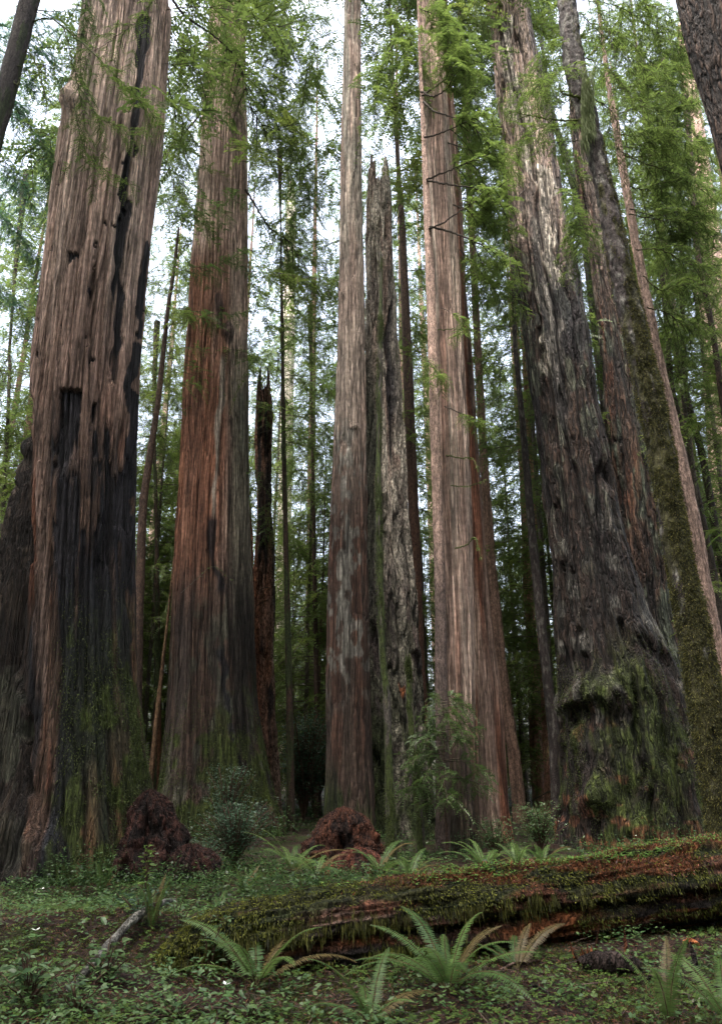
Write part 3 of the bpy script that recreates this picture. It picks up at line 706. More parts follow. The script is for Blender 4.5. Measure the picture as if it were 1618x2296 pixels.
# --- 7 leaning mossy alder-like trunk
R7 = [(0, 1250, 1289), (75, 1256, 1298), (160, 1266, 1312), (250, 1292, 1334), (350, 1318, 1356), (450, 1340, 1382), (600, 1364, 1414), (774, 1404, 1456), (900, 1428, 1486), (1024, 1454, 1510), (1150, 1474, 1532), (1274, 1494, 1555), (1400, 1516, 1585), (1549, 1536, 1617), (1700, 1562, 1650), (1850, 1585, 1688), (1960, 1596, 1715)]
def mossm7(px, py, Z, X, Y):
    return ss(.44, .54, fbm(px*7, py*7, Z*2.2, 12, 4)+.24*ss(450, 900, Y)-.19+.12*ss(-.2, .3, (X-np.interp(Y, [0, 774, 1549, 1960], [1269, 1430, 1576, 1655]))/30)+.14*ss(1400, 1600, Y))
def col7(px, py, Z, rc, X, Y, s):
    base = mix(DARK*1.6, GREY*.8, ss(.5, .62, fbm(px*9, py*9, Z*5, 3, 4))*.7)
    return varied(mix(base, np.array([.050, .046, .014]), mossm7(px, py, Z, X, Y)), px, py, Z, rc, s, .6, 1.3)
t7 = tree('moss_covered_tree', 'leaning trunk wrapped in olive moss, curving across the dark redwoods on the right', R7, 11.6)
K7 = {}
trunk(R7, 11.6, 200, 640, rel_smooth(.034, 7, 1.6), col7, seed=88, ztop=24, parent=t7, mat=M_THIN, keep=K7)
R07 = .36
m7 = mossm7(np.cos(K7['TH'])*R07, np.sin(K7['TH'])*R07, K7['P'][..., 2], K7['X'], K7['Y'])*(.15+K7['front'])*ss(0, 300, K7['Y'])
moss_fuzz(t7, K7, m7, 42000, np.random.default_rng(8), .042, .012, cols=(np.array([.085, .078, .016]), MOSSD*.8), down=.8)

# --- near leaning dark trunks at the upper corners
R8 = [(-60, 1512, 1630), (0, 1525, 1638), (65, 1538, 1655), (140, 1558, 1672), (225, 1586, 1695), (350, 1618, 1728), (700, 1700, 1812), (1300, 1850, 1965), (2000, 1990, 2115)]
def col8(px, py, Z, rc, X, Y, s):
    return varied(mix(DARK*1.2, BROWN*.75, ss(.35, .7, rc)), px, py, Z, rc, s, .5, 1.4)
t8 = tree('leaning_fir', 'dark scaly trunk leaning in at the top right corner', R8, 9.2)
trunk(R8, 9.2, 220, 420, rel_furrow(.022, 9, 3.2), col8, seed=99, ztop=20, parent=t8, mat=M_BARKF)
R9 = [(-50, 62, 104), (0, 46, 87), (50, 34, 74), (120, 16, 56), (200, -6, 38), (300, -32, 8), (700, -130, -85), (1300, -270, -215), (2000, -420, -350)]
t9 = tree('leaning_hemlock', 'thin mossy trunk leaning in at the top left corner', R9, 10.2)
K9 = {}
trunk(R9, 10.2, 90, 300, rel_smooth(.010, 12, 3), lambda px, py, Z, rc, X, Y, s: varied(mix(DARK*1.5, MOSSD*1.3, ss(.5, .6, fbm(px*8, py*8, Z*2, 4, 3))), px, py, Z, rc, s), seed=100, ztop=19, parent=t9, mat=M_THIN, keep=K9)

# --- slender stems that can be told apart
def slim(name, label, rows, Y, base, seed, ztop=None, n=48, m=260, rel=None, extra=None, crown=None, group=None):
    t = tree(name, label, rows, Y, group)
    def c(px, py, Z, rc, X, Yy, s):
        b = varied(np.broadcast_to(base, px.shape+(3,)).copy(), px, py, Z, rc, s, .6, 1.35)
        return b if extra is None else extra(b, px, py, Z, X, Yy)
    trunk(rows, Y, n, m, rel or rel_smooth(.01, 10, 3), c, seed=seed, ztop=ztop, parent=t, mat=M_THIN)
    if crown:
        kind, i, sc, z = crown; A = rows_to_axis(rows, Y)[-1]
        crown_on(t, A[1], A[2], z, kind, i, sc, seed)
    return t
spot = lambda b, px, py, Z, X, Y: mix(b, GREY*1.1, ss(.6, .75, vn(px*30, py*30, Z*9, 7))*.35)
mossy = lambda b, px, py, Z, X, Y: mix(b, MOSSD*1.4, ss(.42, .6, fbm(px*9, py*9, Z*1.5, 17, 3)))
slim('hemlock_tree', 'thin dark purple brown stem leaning just right of the widest trunk', [(510, 399, 403), (600, 387, 395), (700, 371, 380), (900, 349, 361), (1124, 312, 330), (1400, 300, 321), (1600, 294, 318), (1800, 290, 320)], 19, BROWN*.75, 201, crown=('hem', 0, .55, 9.5))
slim('hemlock_tree', 'slender mossy stem behind the gap between the two left redwoods', [(1040, 344, 352), (1200, 347, 356), (1549, 346, 362), (1700, 340, 362), (1800, 336, 362)], 24, BROWN*.6, 202, extra=lambda b, px, py, Z, X, Y: mix(mossy(b, px, py, Z, X, Y), RED, ss(1560, 1640, Y)*ss(350, 354, X)*.7), ztop=17, crown=('hem', 1, .6, 3))
slim('dead_pole', 'bare orange dead pole leaning beside the mossy-footed redwood', [(1250, 389, 392), (1400, 372, 378), (1560, 352, 362), (1800, 326, 340)], 21, np.array([.22, .13, .075]), 203, n=24)
slim('hemlock_tree', 'slim mossy stem just right of the charred broken snag', [(600, 628, 633), (774, 629, 637), (1000, 631, 641), (1274, 636, 648), (1549, 641, 656), (1700, 643, 659), (1870, 641, 663)], 21, BROWN*.55, 204, extra=mossy, crown=('hem', 2, .7, 4), ztop=22)
slim('hemlock_tree', 'thin dark stem midway between the charred snag and the centre redwood', [(1000, 697, 703), (1200, 699, 708), (1549, 704, 716), (1730, 706, 719), (1850, 706, 722)], 26, BROWN*.6, 205, crown=('hem', 0, .62, 1), ztop=19)
slim('redwood', 'far pale grey redwood seen in the gap right of the charred snag', [(500, 641, 662), (800, 632, 660), (1100, 624, 654), (1400, 616, 650), (1600, 612, 652), (1760, 605, 655)], 48, PALE*1.05, 206, ztop=45, n=90, rel=rel_fibrous(.03, 5, 12), crown=('tall', 1, .8, 0))
slim('hemlock_tree', 'dark reddish stem rising right of the ragged grey snag', [(150, 877, 883), (350, 886, 895), (500, 894, 908), (650, 898, 916), (824, 903, 925), (1024, 909, 933), (1274, 922, 944), (1474, 928, 951), (1700, 938, 966), (1850, 940, 975)], 22.5, BROWN*.95+.01, 207, ztop=34, n=70, extra=lambda b, px, py, Z, X, Y: mix(b, RED*.8, ss(800, 1300, Y)*.4), crown=('hem', 1, .95, 8))
t10 = slim('young_redwood', 'slim pink stem with long side limbs, against the left edge of the front pink redwood', [(90, 937, 942), (140, 938, 945), (300, 944, 955), (425, 948, 962), (600, 954, 972), (774, 959, 980), (1024, 966, 988), (1300, 973, 998), (1600, 976, 1004), (1920, 976, 1010)], 15.4, PINK*1.05, 208, ztop=26, n=70, rel=rel_fibrous(.008, 18, 8), extra=lambda b, px, py, Z, X, Y: mix(b, DARK*1.5, ss(1000, 1400, Y)*.8))
slim('redwood', 'thin brown trunk just right of the fused pink pair', [(774, 1062, 1078), (1024, 1074, 1092), (1274, 1090, 1112), (1524, 1112, 1138), (1700, 1140, 1166), (1850, 1152, 1182)], 23.5, BROWN*1.7+.01, 209, ztop=40, n=70, rel=rel_fibrous(.015, 10, 8), crown=('tall', 2, .6, 6))
slim('hemlock_tree', 'dark shiny stem speckled white, standing left of the broad furrowed redwood', [(420, 1140, 1146), (774, 1149, 1159), (974, 1166, 1180), (1224, 1185, 1204), (1500, 1212, 1234), (1650, 1229, 1253), (1900, 1238, 1266)], 18.8, DARK*1.3, 210, ztop=26, n=56, extra=spot, crown=('hem', 2, .75, 5))
slim('redwood', 'rust brown ridged trunk far behind the speckled dark stem', [(774, 1150, 1162), (1224, 1172, 1188), (1400, 1178, 1198), (1600, 1184, 1210), (1800, 1196, 1228), (1860, 1196, 1232)], 30, BROWN*1.9+RED*.4, 211, ztop=46, n=80, rel=rel_fibrous(.03, 6, 12), crown=('tall', 0, .7, 0))
slim('redwood', 'rust coloured trunk just left of the speckled dark stem, its foot hidden by green shrubs', [(800, 1172, 1182), (1224, 1194, 1210), (1600, 1214, 1236), (1860, 1222, 1250)], 27, BROWN*1.7+RED*.5, 212, ztop=42, n=70, rel=rel_fibrous(.03, 6, 12), crown=('tall', 1, .65, 0))
slim('hemlock_tree', 'bare blue grey stem leaning behind the upper part of the broad furrowed redwood', [(200, 1223, 1233), (250, 1229, 1241), (375, 1266, 1282), (475, 1293, 1310), (575, 1312, 1330), (800, 1338, 1360), (1400, 1400, 1440)], 22.5, GREY*.42, 213, ztop=29, n=56, extra=mossy)
t11 = slim('young_redwood', 'slim reddish brown trunk running just right of the moss wrapped leaning one', [(150, 1354, 1362), (200, 1360, 1369), (310, 1377, 1390), (425, 1396, 1411), (550, 1417, 1434), (725, 1448, 1468), (824, 1465, 1489), (1024, 1508, 1536), (1199, 1540, 1573), (1474, 1584, 1622), (1800, 1625, 1670)], 13.6, PINK*.85, 214, ztop=24, n=80, rel=rel_fibrous(.012, 14, 8))
slim('hemlock_tree', 'dark thin stem right of the reddish slim trunk', [(774, 1490, 1502), (874, 1497, 1511), (1074, 1545, 1561), (1274, 1586, 1604), (1600, 1640, 1662)], 19, np.array([.065, .05, .038]), 215, ztop=24, n=48, crown=('hem', 0, .7, 5.5))
slim('hemlock_tree', 'dark stem near the right edge in front of the far pink redwood', [(575, 1520, 1530), (874, 1528, 1541), (1024, 1567, 1582), (1224, 1601, 1618), (1600, 1670, 1690)], 20, np.array([.065, .05, .038]), 216, ztop=25, n=48, crown=('hem', 1, .75, 5))
slim('redwood', 'far pale pink redwood cut by the right edge', [(600, 1560, 1618), (860, 1581, 1642), (1200, 1602, 1668), (1600, 1620, 1700)], 34, PINK*1.35, 217, ztop=44, n=90, rel=rel_fibrous(.04, 5, 14), crown=('tall', 2, .7, 2))
slim('hemlock_tree', 'dark thin stem with upswept twigs highest at the right edge', [(480, 1552, 1562), (575, 1558, 1569), (750, 1592, 1604), (900, 1612, 1626), (1500, 1700, 1720)], 17, BROWN*.45, 218, ztop=20, n=48, crown=('hem', 2, .6, 7))
slim('hemlock_tree', 'thin dark stem at the far left edge beside the widest trunk', [(800, 20, 27), (950, 14, 22), (1100, 6, 15), (1300, -6, 6), (1700, -30, -12)], 22, np.array([.065, .05, .038]), 219, ztop=22, n=40, crown=('hem', 0, .7, 3))
# ------------------------------------------------------------------ background conifers (each a tree of its own)
rb = random.Random(4)
BG = [
 # kind, px, Y, scale
 ('tall', 60, 34, .75), ('tall', 395, 36, .72), ('tall', 690, 42, .85), ('tall', 905, 38, .8), ('tall', 1075, 44, .85),
 ('tall', 1480, 30, .8), ('tall', 1640, 34, .85), ('tall', 1330, 46, .9), ('tall', 1215, 56, .85), ('tall', 1000, 60, .9), ('tall', 760, 62, .9),
 ('tall', 500, 56, .9), ('tall', 300, 60, .8), ('tall', 180, 48, .8), ('tall', -90, 44, .8), ('tall', 1560, 50, .9), ('tall', 1850, 44, .9), ('tall', -300, 40, .85),
 ('hem', 370, 27, .8), ('hem', 600, 31, .85), ('hem', 690, 28, .7), ('hem', 1180, 33, .75), ('hem', 1110, 29, .75), ('hem', 960, 30, .9), ('hem', 860, 27, .95),
 ('hem', 10, 27, .75), ('hem', 1450, 22, .85), ('hem', 1560, 24, .9), ('hem', 1640, 19, .75), ('hem', 1380, 26, .95), ('hem', 1720, 23, .9),
 ('hem', 1250, 25, .9), ('hem', 540, 38, .85), ('hem', 760, 40, .85), ('hem', 1040, 39, .9), ('hem', 1290, 38, .95), ('hem', 330, 37, .8), ('hem', 90, 37, .85),
 ('small', 350, 33, 1.), ('small', 660, 33, 1.), ('small', 700, 40, 1.2), ('small', 960, 35, 1.), ('small', 1170, 37, 1.), ('small', 1100, 45, 1.2), ('small', 640, 48, 1.2), ('small', 340, 44, 1.2),
 ('small', 20, 30, 1.2), ('tall', 30, 27, .72), ('tall', -40, 24, .62), ('hem', 95, 24, .85), ('hem', -20, 20, .8), ('small', 40, 20, 1.1), ('small', -10, 24, 1.3), ('hem', 420, 33, .9), ('small', 1640, 26, 1.1), ('small', 1580, 33, 1.3), ('small', 1220, 44, 1.2), ('small', 720, 30, .8), ('small', 1160, 30, .8), ('small', 310, 28, .8),
]
rr_ = random.Random(9)
for k in range(16): BG.append(('hem', -120+1900*(k+rr_.random())/16, rr_.uniform(24, 46), rr_.uniform(.5, .8)))
for k in range(22): BG.append(('small', -100+1850*(k+rr_.random())/22, rr_.uniform(26, 50), rr_.uniform(.9, 1.5)))
LAB = {'tall': 'tall misty background redwood seen among others through gaps behind the giant trunks',
       'hem': 'green background hemlock with drooping sprays, one of many filling gaps behind the big trunks',
       'small': 'small bushy background conifer low between the distant trunks'}
for i, (k, px, Y, sc) in enumerate(BG):
    conifer(k, px+rb.uniform(-8, 8), Y, LAB[k], name={'tall': 'background_redwood', 'hem': 'background_hemlock', 'small': 'small_conifer'}[k],
            group={'tall': 'background redwoods', 'hem': 'background hemlocks', 'small': 'small background conifers'}[k], sc=sc*rb.uniform(.93, 1.08), i=i, rz=rb.uniform(0, 6.28), tilt=rb.uniform(-.02, .02), stem=0 if rb.random() < .6 else 1)

# the wood that closes off every side, plus unseen trees added for shade
def wood_and_shade_trees():
    rng = np.random.default_rng(77); sp = Soup()
    spots_ = []
    for k in range(155):
        if k < 20: az = rng.uniform(-.8, .8); d = rng.uniform(64, 110)
        elif k < 115: az = rng.uniform(.85, 2*pi-.85); d = rng.uniform(20, 48)
        else: az = rng.uniform(1.15, 2*pi-1.15); d = rng.uniform(8, 17)  # unseen near trees, added to block low light around the camera
        spots_.append((sin(az)*d, cos(az)*d, d))
    spots_ += [(-9, 1.5, 9), (8.5, 1, 9), (-3, -5, 9), (4, -5, 9), (-9, -7, 12), (9, -8, 12), (0.5, -12, 12), (12, 5, 13), (-13, 6, 14)]  # unseen crowns added overhead to shade the foreground
    for k, (x, y, d) in enumerate(spots_):
        H = rng.uniform(20, 38) if d > 60 else rng.uniform(22, 36) if d > 19 else rng.uniform(9, 15); R = rng.uniform(3.5, 5.5)*(1 if d > 19 else .6)
        n = 3600 if d > 19 else 6000; q_ = 1 if d > 19 else .4; f = rng.uniform(0, 1, n)**1.1; z = 2+f*(H-2)
        rr = R*(1-f)**.7*np.sqrt(rng.uniform(0, 1, n))*(.6+.5*np.sin(z*2.3+rng.uniform(0, 6))); az = rng.uniform(0, 2*pi, n)
        P = np.stack([x+rr*np.cos(az), y+rr*np.sin(az), z-rr*.25], 1)
        D = nrm(np.stack([np.cos(az), np.sin(az), -.35+rng.normal(0, .25, n)], 1)+rng.normal(0, .3, (n, 3)))
        W = nrm(np.cross(D, np.array([0, 0, 1.])+rng.normal(0, .5, (n, 3))))
        t = rng.uniform(0, 1, (n, 1)); C = G_DK*(1-t)+G_MID*t
        if k >= 155: P[:, 2] = 17+rng.uniform(0, 1, n)*20; P[:, :2] = np.array([x, y])+(P[:, :2]-np.array([x, y]))/np.maximum(rr, .1)[:, None]*(6.5*np.sqrt(rng.uniform(0, 1, n)))[:, None]; q_ = .7
        sp.leaves(P, D, W, rng.uniform(.35, .8, n)*q_, np.full(n, .26*q_), C, 0)
        r0 = rng.uniform(.25, .8); zz = np.linspace(-1, H*.95, 8)
        sp.tube(np.stack([np.full(8, x), np.full(8, y), zz], 1), np.linspace(r0, .05, 8), BROWN*.8, 1, 7)
    o = link('wood_and_shade_trees', sp.mesh('wood_and_shade_trees', [M_LEAF, M_THIN]))
    tag(o, 'distant conifer forest behind every trunk, plus unseen trees added to shade the foreground', 'forest', kind='stuff')
wood_and_shade_trees()

# ------------------------------------------------------------------ limbs in front of and between the trunks
rn = np.random.default_rng(3)
def W_(pts, Y, dY=0):
    n = len(pts); return [pt(x, y, Y+dY*k/(n-1)) for k, (x, y) in enumerate(pts)]
# limbs of the top-left leaning hemlock: bare mossy arms and foliage in front of the widest trunk
MS = (.075, .085, .03)
nb = lambda par, pts, Y, dY=0, **k: near_branch(par, W_(pts, Y, dY), rn, **k)
nb(t9, [(80, 22), (130, 26), (165, 22)], 10.2, .2, twig=0, subs=2, sublen=.25, rad=.02, moss=MS)
nb(t9, [(70, 48), (120, 45), (190, 100), (250, 160), (320, 228), (365, 280)], 10.2, -.4, twig=.22, subs=7, sublen=.7, rad=.022, moss=MS, ll=.03, lw=.009, c1=G_MID, c2=G_LT, start=.45)
nb(t9, [(40, 100), (75, 130), (98, 200), (104, 250), (88, 320)], 10.2, .1, twig=0, subs=3, sublen=.3, rad=.02, moss=MS, start=.5, ll=.03)
nb(t9, [(30, 140), (70, 162), (122, 165)], 10.1, .1, twig=0, subs=2, sublen=.2, rad=.018, moss=MS)
nb(t9, [(70, 20), (140, 60), (165, 150), (185, 240), (190, 330)], 10.3, .2, twig=.2, subs=6, sublen=.6, rad=.014, ll=.03, lw=.009, start=.3)
nb(t9, [(20, 170), (40, 190), (50, 160)], 10.1, .1, twig=0, subs=0, rad=.02, moss=MS)
nb(t9, [(0, 250), (60, 280), (110, 340), (130, 420)], 12.2, .6, twig=.35, subs=11, sublen=.9, rad=.012, ll=.035, c1=G_BL, c2=G_MID)
# sprays hanging before the widest trunk and at its top
nb(t1, [(372, -60), (330, 20), (290, 60), (220, 110), (150, 150)], 10.6, -.2, twig=.2, subs=8, sublen=.8, rad=.014, ll=.03, lw=.009, start=.2)
nb(t1, [(190, 205), (215, 255), (270, 285), (325, 290)], 10.7, -.2, twig=.20, subs=9, sublen=.55, rad=.010, ll=.030, lw=.009, start=.05, hang=.7)
nb(t1, [(165, 220), (180, 300), (200, 350), (250, 390), (300, 408)], 10.7, -.2, twig=.2, subs=9, sublen=.55, rad=.010, ll=.030, lw=.009, start=.1, hang=.9)
nb(t1, [(205, -40), (190, 30), (182, 120), (180, 200)], 11.2, -.2, twig=.25, subs=9, sublen=.7, rad=.014, ll=.035, lw=.010, start=.0, c1=G_DK, c2=G_MID)
# dark limbs between trunks 1 and 2
nb(t2, [(370, -30), (415, 35), (490, 88), (540, 150), (560, 235), (600, 300)], 14, 1.2, twig=.3, subs=9, sublen=1.1, rad=.055, ll=.045, c1=G_MID, c2=G_LT, start=.45, wood=DARK)
nb(t2, [(372, 130), (372, 150), (385, 220), (420, 290), (460, 350)], 14, .8, twig=.16, subs=6, sublen=.7, rad=.036, ll=.04, wood=DARK)
nb(t2, [(462, 240), (420, 290), (385, 330), (355, 352)], 18.8, -.8, twig=.14, subs=7, sublen=.8, rad=.05, ll=.04, wood=DARK*1.5, start=.4)
nb(t2, [(470, 95), (440, 125), (380, 132), (340, 140)], 18.5, -2, twig=.2, subs=6, sublen=.9, rad=.05, ll=.045, wood=DARK)
nb(t2, [(548, 145), (580, 135), (612, 115), (650, 105)], 19.6, .3, twig=.35, subs=6, sublen=1., rad=.03, ll=.05, wood=DARK)
nb(t2, [(551, 425), (575, 465), (605, 510), (650, 545), (680, 600)], 19.8, .5, twig=.12, subs=7, sublen=.9, rad=.055, ll=.04, wood=DARK, start=.3)
nb(t2, [(545, 130), (575, 180), (600, 250), (590, 320)], 18.2, .5, twig=.4, subs=9, sublen=1., rad=.02, ll=.05, c1=G_DK, c2=G_MID, start=.1, hang=.9)
nb(t2, [(450, -20), (500, 40), (520, 120), (480, 200)], 17.5, .4, twig=.4, subs=9, sublen=1.2, rad=.02, ll=.05, start=0, hang=.7)
nb(t2, [(500, 0), (580, 10), (660, 40), (730, 60)], 17, 1, twig=.45, subs=10, sublen=1.5, rad=.03, ll=.055, start=.05)
nb(t2, [(520, 60), (590, 70), (650, 120), (690, 170)], 18, 1, twig=.45, subs=10, sublen=1.4, rad=.03, ll=.055, start=.05)
nb(t2, [(400, 30), (420, 90), (400, 170), (420, 240)], 17, 1, twig=.4, subs=8, sublen=1.2, rad=.02, ll=.05, start=.05)
# green sprays crossing trunk 2
nb(t2, [(360, 470), (420, 480), (480, 480), (530, 430)], 18.4, -.2, twig=.32, subs=10, sublen=.9, rad=.014, ll=.045, start=.1, c1=G_DK, c2=G_MID)
nb(t2, [(400, 560), (440, 600), (500, 590), (560, 560)], 18.4, -.2, twig=.28, subs=9, sublen=.8, rad=.012, ll=.042, start=.15, c1=G_DK, c2=G_MID)
nb(t2, [(400, 690), (450, 700), (520, 705), (600, 690)], 18.4, -.1, twig=.14, subs=7, sublen=.8, rad=.012, ll=.04, start=.2, c1=G_DK, c2=G_MID)
nb(t2, [(515, 930), (530, 880), (545, 855), (530, 850)], 18.2, -.2, twig=0, subs=4, sublen=.5, rad=.014, moss=MS)
nb(t2, [(405, 1330), (440, 1300), (480, 1270), (520, 1300)], 18.2, -.1, twig=0, subs=5, sublen=.5, rad=.008, wood=GREY*.4)
# centre redwood stubs
nb(t3, [(792, 400), (797, 370), (802, 330), (820, 300)], 16.9, -.2, twig=0, subs=2, sublen=.4, rad=.022, wood=DARK)
nb(t3, [(767, 655), (750, 640), (730, 625), (715, 622)], 17.4, .2, twig=.12, subs=4, sublen=.5, rad=.016, wood=DARK, ll=.03)
nb(t3, [(762, 540), (735, 548), (715, 560), (690, 568)], 17.4, .2, twig=.1, subs=4, sublen=.5, rad=.016, wood=DARK, ll=.03)
nb(t3, [(772, 60), (720, 90), (690, 160), (680, 230)], 17.5, .5, twig=.3, subs=7, sublen=1., rad=.016, ll=.05)
# limbs of the slim pink stem (photograph's long side arms), dark with green sprays
for a in ([(948, 228), (975, 250), (1010, 262), (1060, 285), (1110, 340)], [(950, 308), (985, 300), (1040, 275), (1090, 255)], [(955, 403), (1000, 385), (1060, 360), (1120, 335)], [(957, 405), (1000, 413), (1070, 425), (1110, 450), (1150, 470)],
          [(960, 515), (1000, 495), (1060, 455), (1130, 412)], [(962, 508), (1010, 520), (1060, 540), (1110, 565), (1160, 588)], [(945, 215), (975, 195), (1010, 170), (1040, 130)], [(943, 205), (975, 215), (1020, 180), (1030, 120)]):
    nb(t10, a, 15.3, -.6, twig=.30, subs=6, sublen=.8, rad=.042, ll=.05, lw=.013, c1=G_MID, c2=G_LT, wood=(.045, .036, .028), start=.42, hang=.5)
for a in ([(1004, 320), (1050, 335), (1100, 350), (1130, 355)], [(1015, 460), (1050, 470), (1090, 490), (1150, 520)]):
    nb(t5, a, 15.9, -.6, twig=.32, subs=8, sublen=.95, rad=.028, ll=.05, wood=(.05, .04, .03), start=.25)
nb(t5, [(981, 740), (1030, 738), (1080, 745), (1140, 765)], 15.6, -.5, twig=0, subs=3, sublen=.4, rad=.020, moss=MS)
nb(t5, [(1000, 1020), (1030, 1026), (1060, 1030), (1070, 1055)], 15.5, -.5, twig=0, subs=2, sublen=.15, rad=.026, moss=MS)
nb(t5, [(1010, 1090), (1045, 1090), (1075, 1082), (1090, 1074)], 15.5, -.5, twig=0, subs=1, sublen=.2, rad=.018, moss=MS)
nb(t5, [(1021, 1230), (1045, 1222), (1063, 1206), (1072, 1225), (1078, 1258)], 15.5, -.5, twig=0, subs=1, sublen=.2, rad=.024, moss=MS)
nb(t5, [(995, 912), (1030, 925), (1060, 940), (1100, 955)], 15.5, -.4, twig=.3, subs=7, sublen=.6, rad=.018, ll=.045, wood=(.05, .04, .03))
nb(t10, [(925, 770), (950, 800), (975, 830), (990, 850)], 15.0, -.4, twig=.28, subs=6, sublen=.6, rad=.014, ll=.045)
nb(t10, [(985, 690), (1010, 700), (1040, 720), (1030, 740)], 15.0, -.4, twig=.28, subs=5, sublen=.5, rad=.012, ll=.045)
nb(t10, [(940, 20), (985, 40), (1010, 90), (1000, 140)], 14.8, -.4, twig=.4, subs=9, sublen=1.1, rad=.02, ll=.055, start=0, hang=.7)
nb(t10, [(960, -30), (990, 20), (1020, 50), (1040, 110)], 14.8, -.4, twig=.4, subs=9, sublen=1.1, rad=.02, ll=.055, start=0, hang=.7)
nb(t10, [(860, 20), (900, 60), (930, 120), (930, 180)], 15.8, -.4, twig=.4, subs=9, sublen=1.1, rad=.02, ll=.055, start=0, hang=.7)
# limbs of the moss wrapped trunk: thick mossy arms and bright sprays over the broad redwood
nb(t7, [(1310, 225), (1285, 215), (1262, 210), (1252, 196)], 11.5, -.3, twig=0, subs=2, sublen=.3, rad=.045, moss=(.12, .14, .04))
nb(t7, [(1305, 268), (1270, 270), (1225, 266), (1180, 258), (1140, 250)], 11.5, -.5, twig=0, subs=4, sublen=.5, rad=.035, moss=(.09, .10, .03))
nb(t7, [(1310, 315), (1270, 318), (1230, 320), (1180, 318)], 11.5, -.4, twig=.12, subs=5, sublen=.4, rad=.014, ll=.03)
nb(t7, [(1320, 125), (1345, 100), (1370, 70), (1382, 50)], 11.5, .3, twig=0, subs=2, sublen=.3, rad=.03, moss=(.10, .11, .03))
for a in ([(1290, 90), (1260, 110), (1230, 120), (1200, 150)], [(1300, 150), (1250, 160), (1200, 190), (1150, 180)], [(1305, 200), (1260, 230), (1210, 210), (1170, 215)], 
          [(1315, 260), (1260, 290), (1200, 290), (1140, 340)], [(1300, 30), (1340, 70), (1390, 110), (1450, 160)], [(1310, 130), (1360, 150), (1410, 210), (1440, 270)], [(1300, 0), (1370, 10), (1430, 40), (1490, 90)],
          [(1330, 220), (1370, 250), (1400, 310), (1420, 360)], [(1380, -40), (1430, 0), (1490, 30), (1540, 90)], [(1310, -30), (1350, 30), (1370, 90), (1380, 150)]):
    nb(t7, a, 11.7, rn.uniform(-.9, .6), twig=.24, subs=12, sublen=.85, rad=.016, ll=.030, lw=.009, gap=.026, tsp=.05, c1=G_MID, c2=G_LT, start=.08, hang=.7)
# hanging lichen strands on it
def strands(par, x0, x1, y0, y1, Y, n, l, name='hanging_lichen'):
    sp = Soup(); x = rn.uniform(x0, x1, n); y = rn.uniform(y0, y1, n)
    P = np.array([pt(a, b, Y-.25+rn.uniform(-.08, .08)) for a, b in zip(x, y)])
    D = nrm(np.array([.05, 0, -1.])+rn.normal(0, .12, (n, 3))); W = nrm(np.cross(D, rn.normal(0, 1, (n, 3))))
    t = rn.uniform(0, 1, (n, 1)); C = np.array([.16, .19, .09])*(1-t)+np.array([.09, .12, .04])*t
    sp.leaves(P, D, W, rn.uniform(.3, 1.2, n)*l, np.full(n, .012), C, 0)
    o = link(name, sp.mesh(name, [M_MOSS]), par); o.location = [-a for a in par.location]
strands(t7, 1302, 1330, 150, 300, 11.6, 900, .30)
strands(t7, 1300, 1316, 180, 330, 11.6, 400, .35)
# limbs of the slim reddish trunk and the hemlock sprays at the right
for a in ([(1385, 300), (1420, 305), (1460, 300), (1500, 298)], [(1390, 330), (1430, 330), (1470, 315), (1500, 300)], [(1392, 340), (1440, 365), (1500, 385), (1560, 420), (1610, 430)], [(1412, 470), (1460, 482), (1540, 475), (1618, 445)],
          [(1410, 420), (1450, 425), (1490, 420), (1520, 415)], [(1408, 480), (1460, 490), (1520, 498), (1560, 492)], [(1385, 255), (1440, 240), (1500, 250), (1560, 230)], [(1372, 200), (1430, 190), (1480, 150), (1540, 170)],
          [(1395, 350), (1450, 350), (1520, 330), (1590, 340)], [(1425, 560), (1480, 560), (1540, 590), (1600, 600)], [(1440, 620), (1480, 650), (1530, 640), (1570, 670)], [(1450, 690), (1490, 700), (1530, 730), (1560, 740)]):
    nb(t11, a, 13.4, rn.uniform(-.5, .8), twig=.30, subs=9, sublen=.95, rad=.022, ll=.042, lw=.012, c1=G_DK, c2=G_LT*1.05, start=.2, hang=.6, wood=(.06, .055, .03))
for a in ([(1476, 800), (1500, 830), (1530, 850), (1560, 850)], [(1500, 900), (1530, 930), (1570, 935), (1600, 920)], [(1530, 480), (1545, 470), (1555, 480), (1560, 490)]):
    nb(t11, a, 13.5, .6, twig=.2, subs=6, sublen=.6, rad=.014, ll=.04)
# foliage in front of the broad redwood and its left
nb(t6, [(1180, 420), (1150, 450), (1120, 440), (1080, 470)], 15.8, -.4, twig=.3, subs=8, sublen=.9, rad=.02, ll=.045)

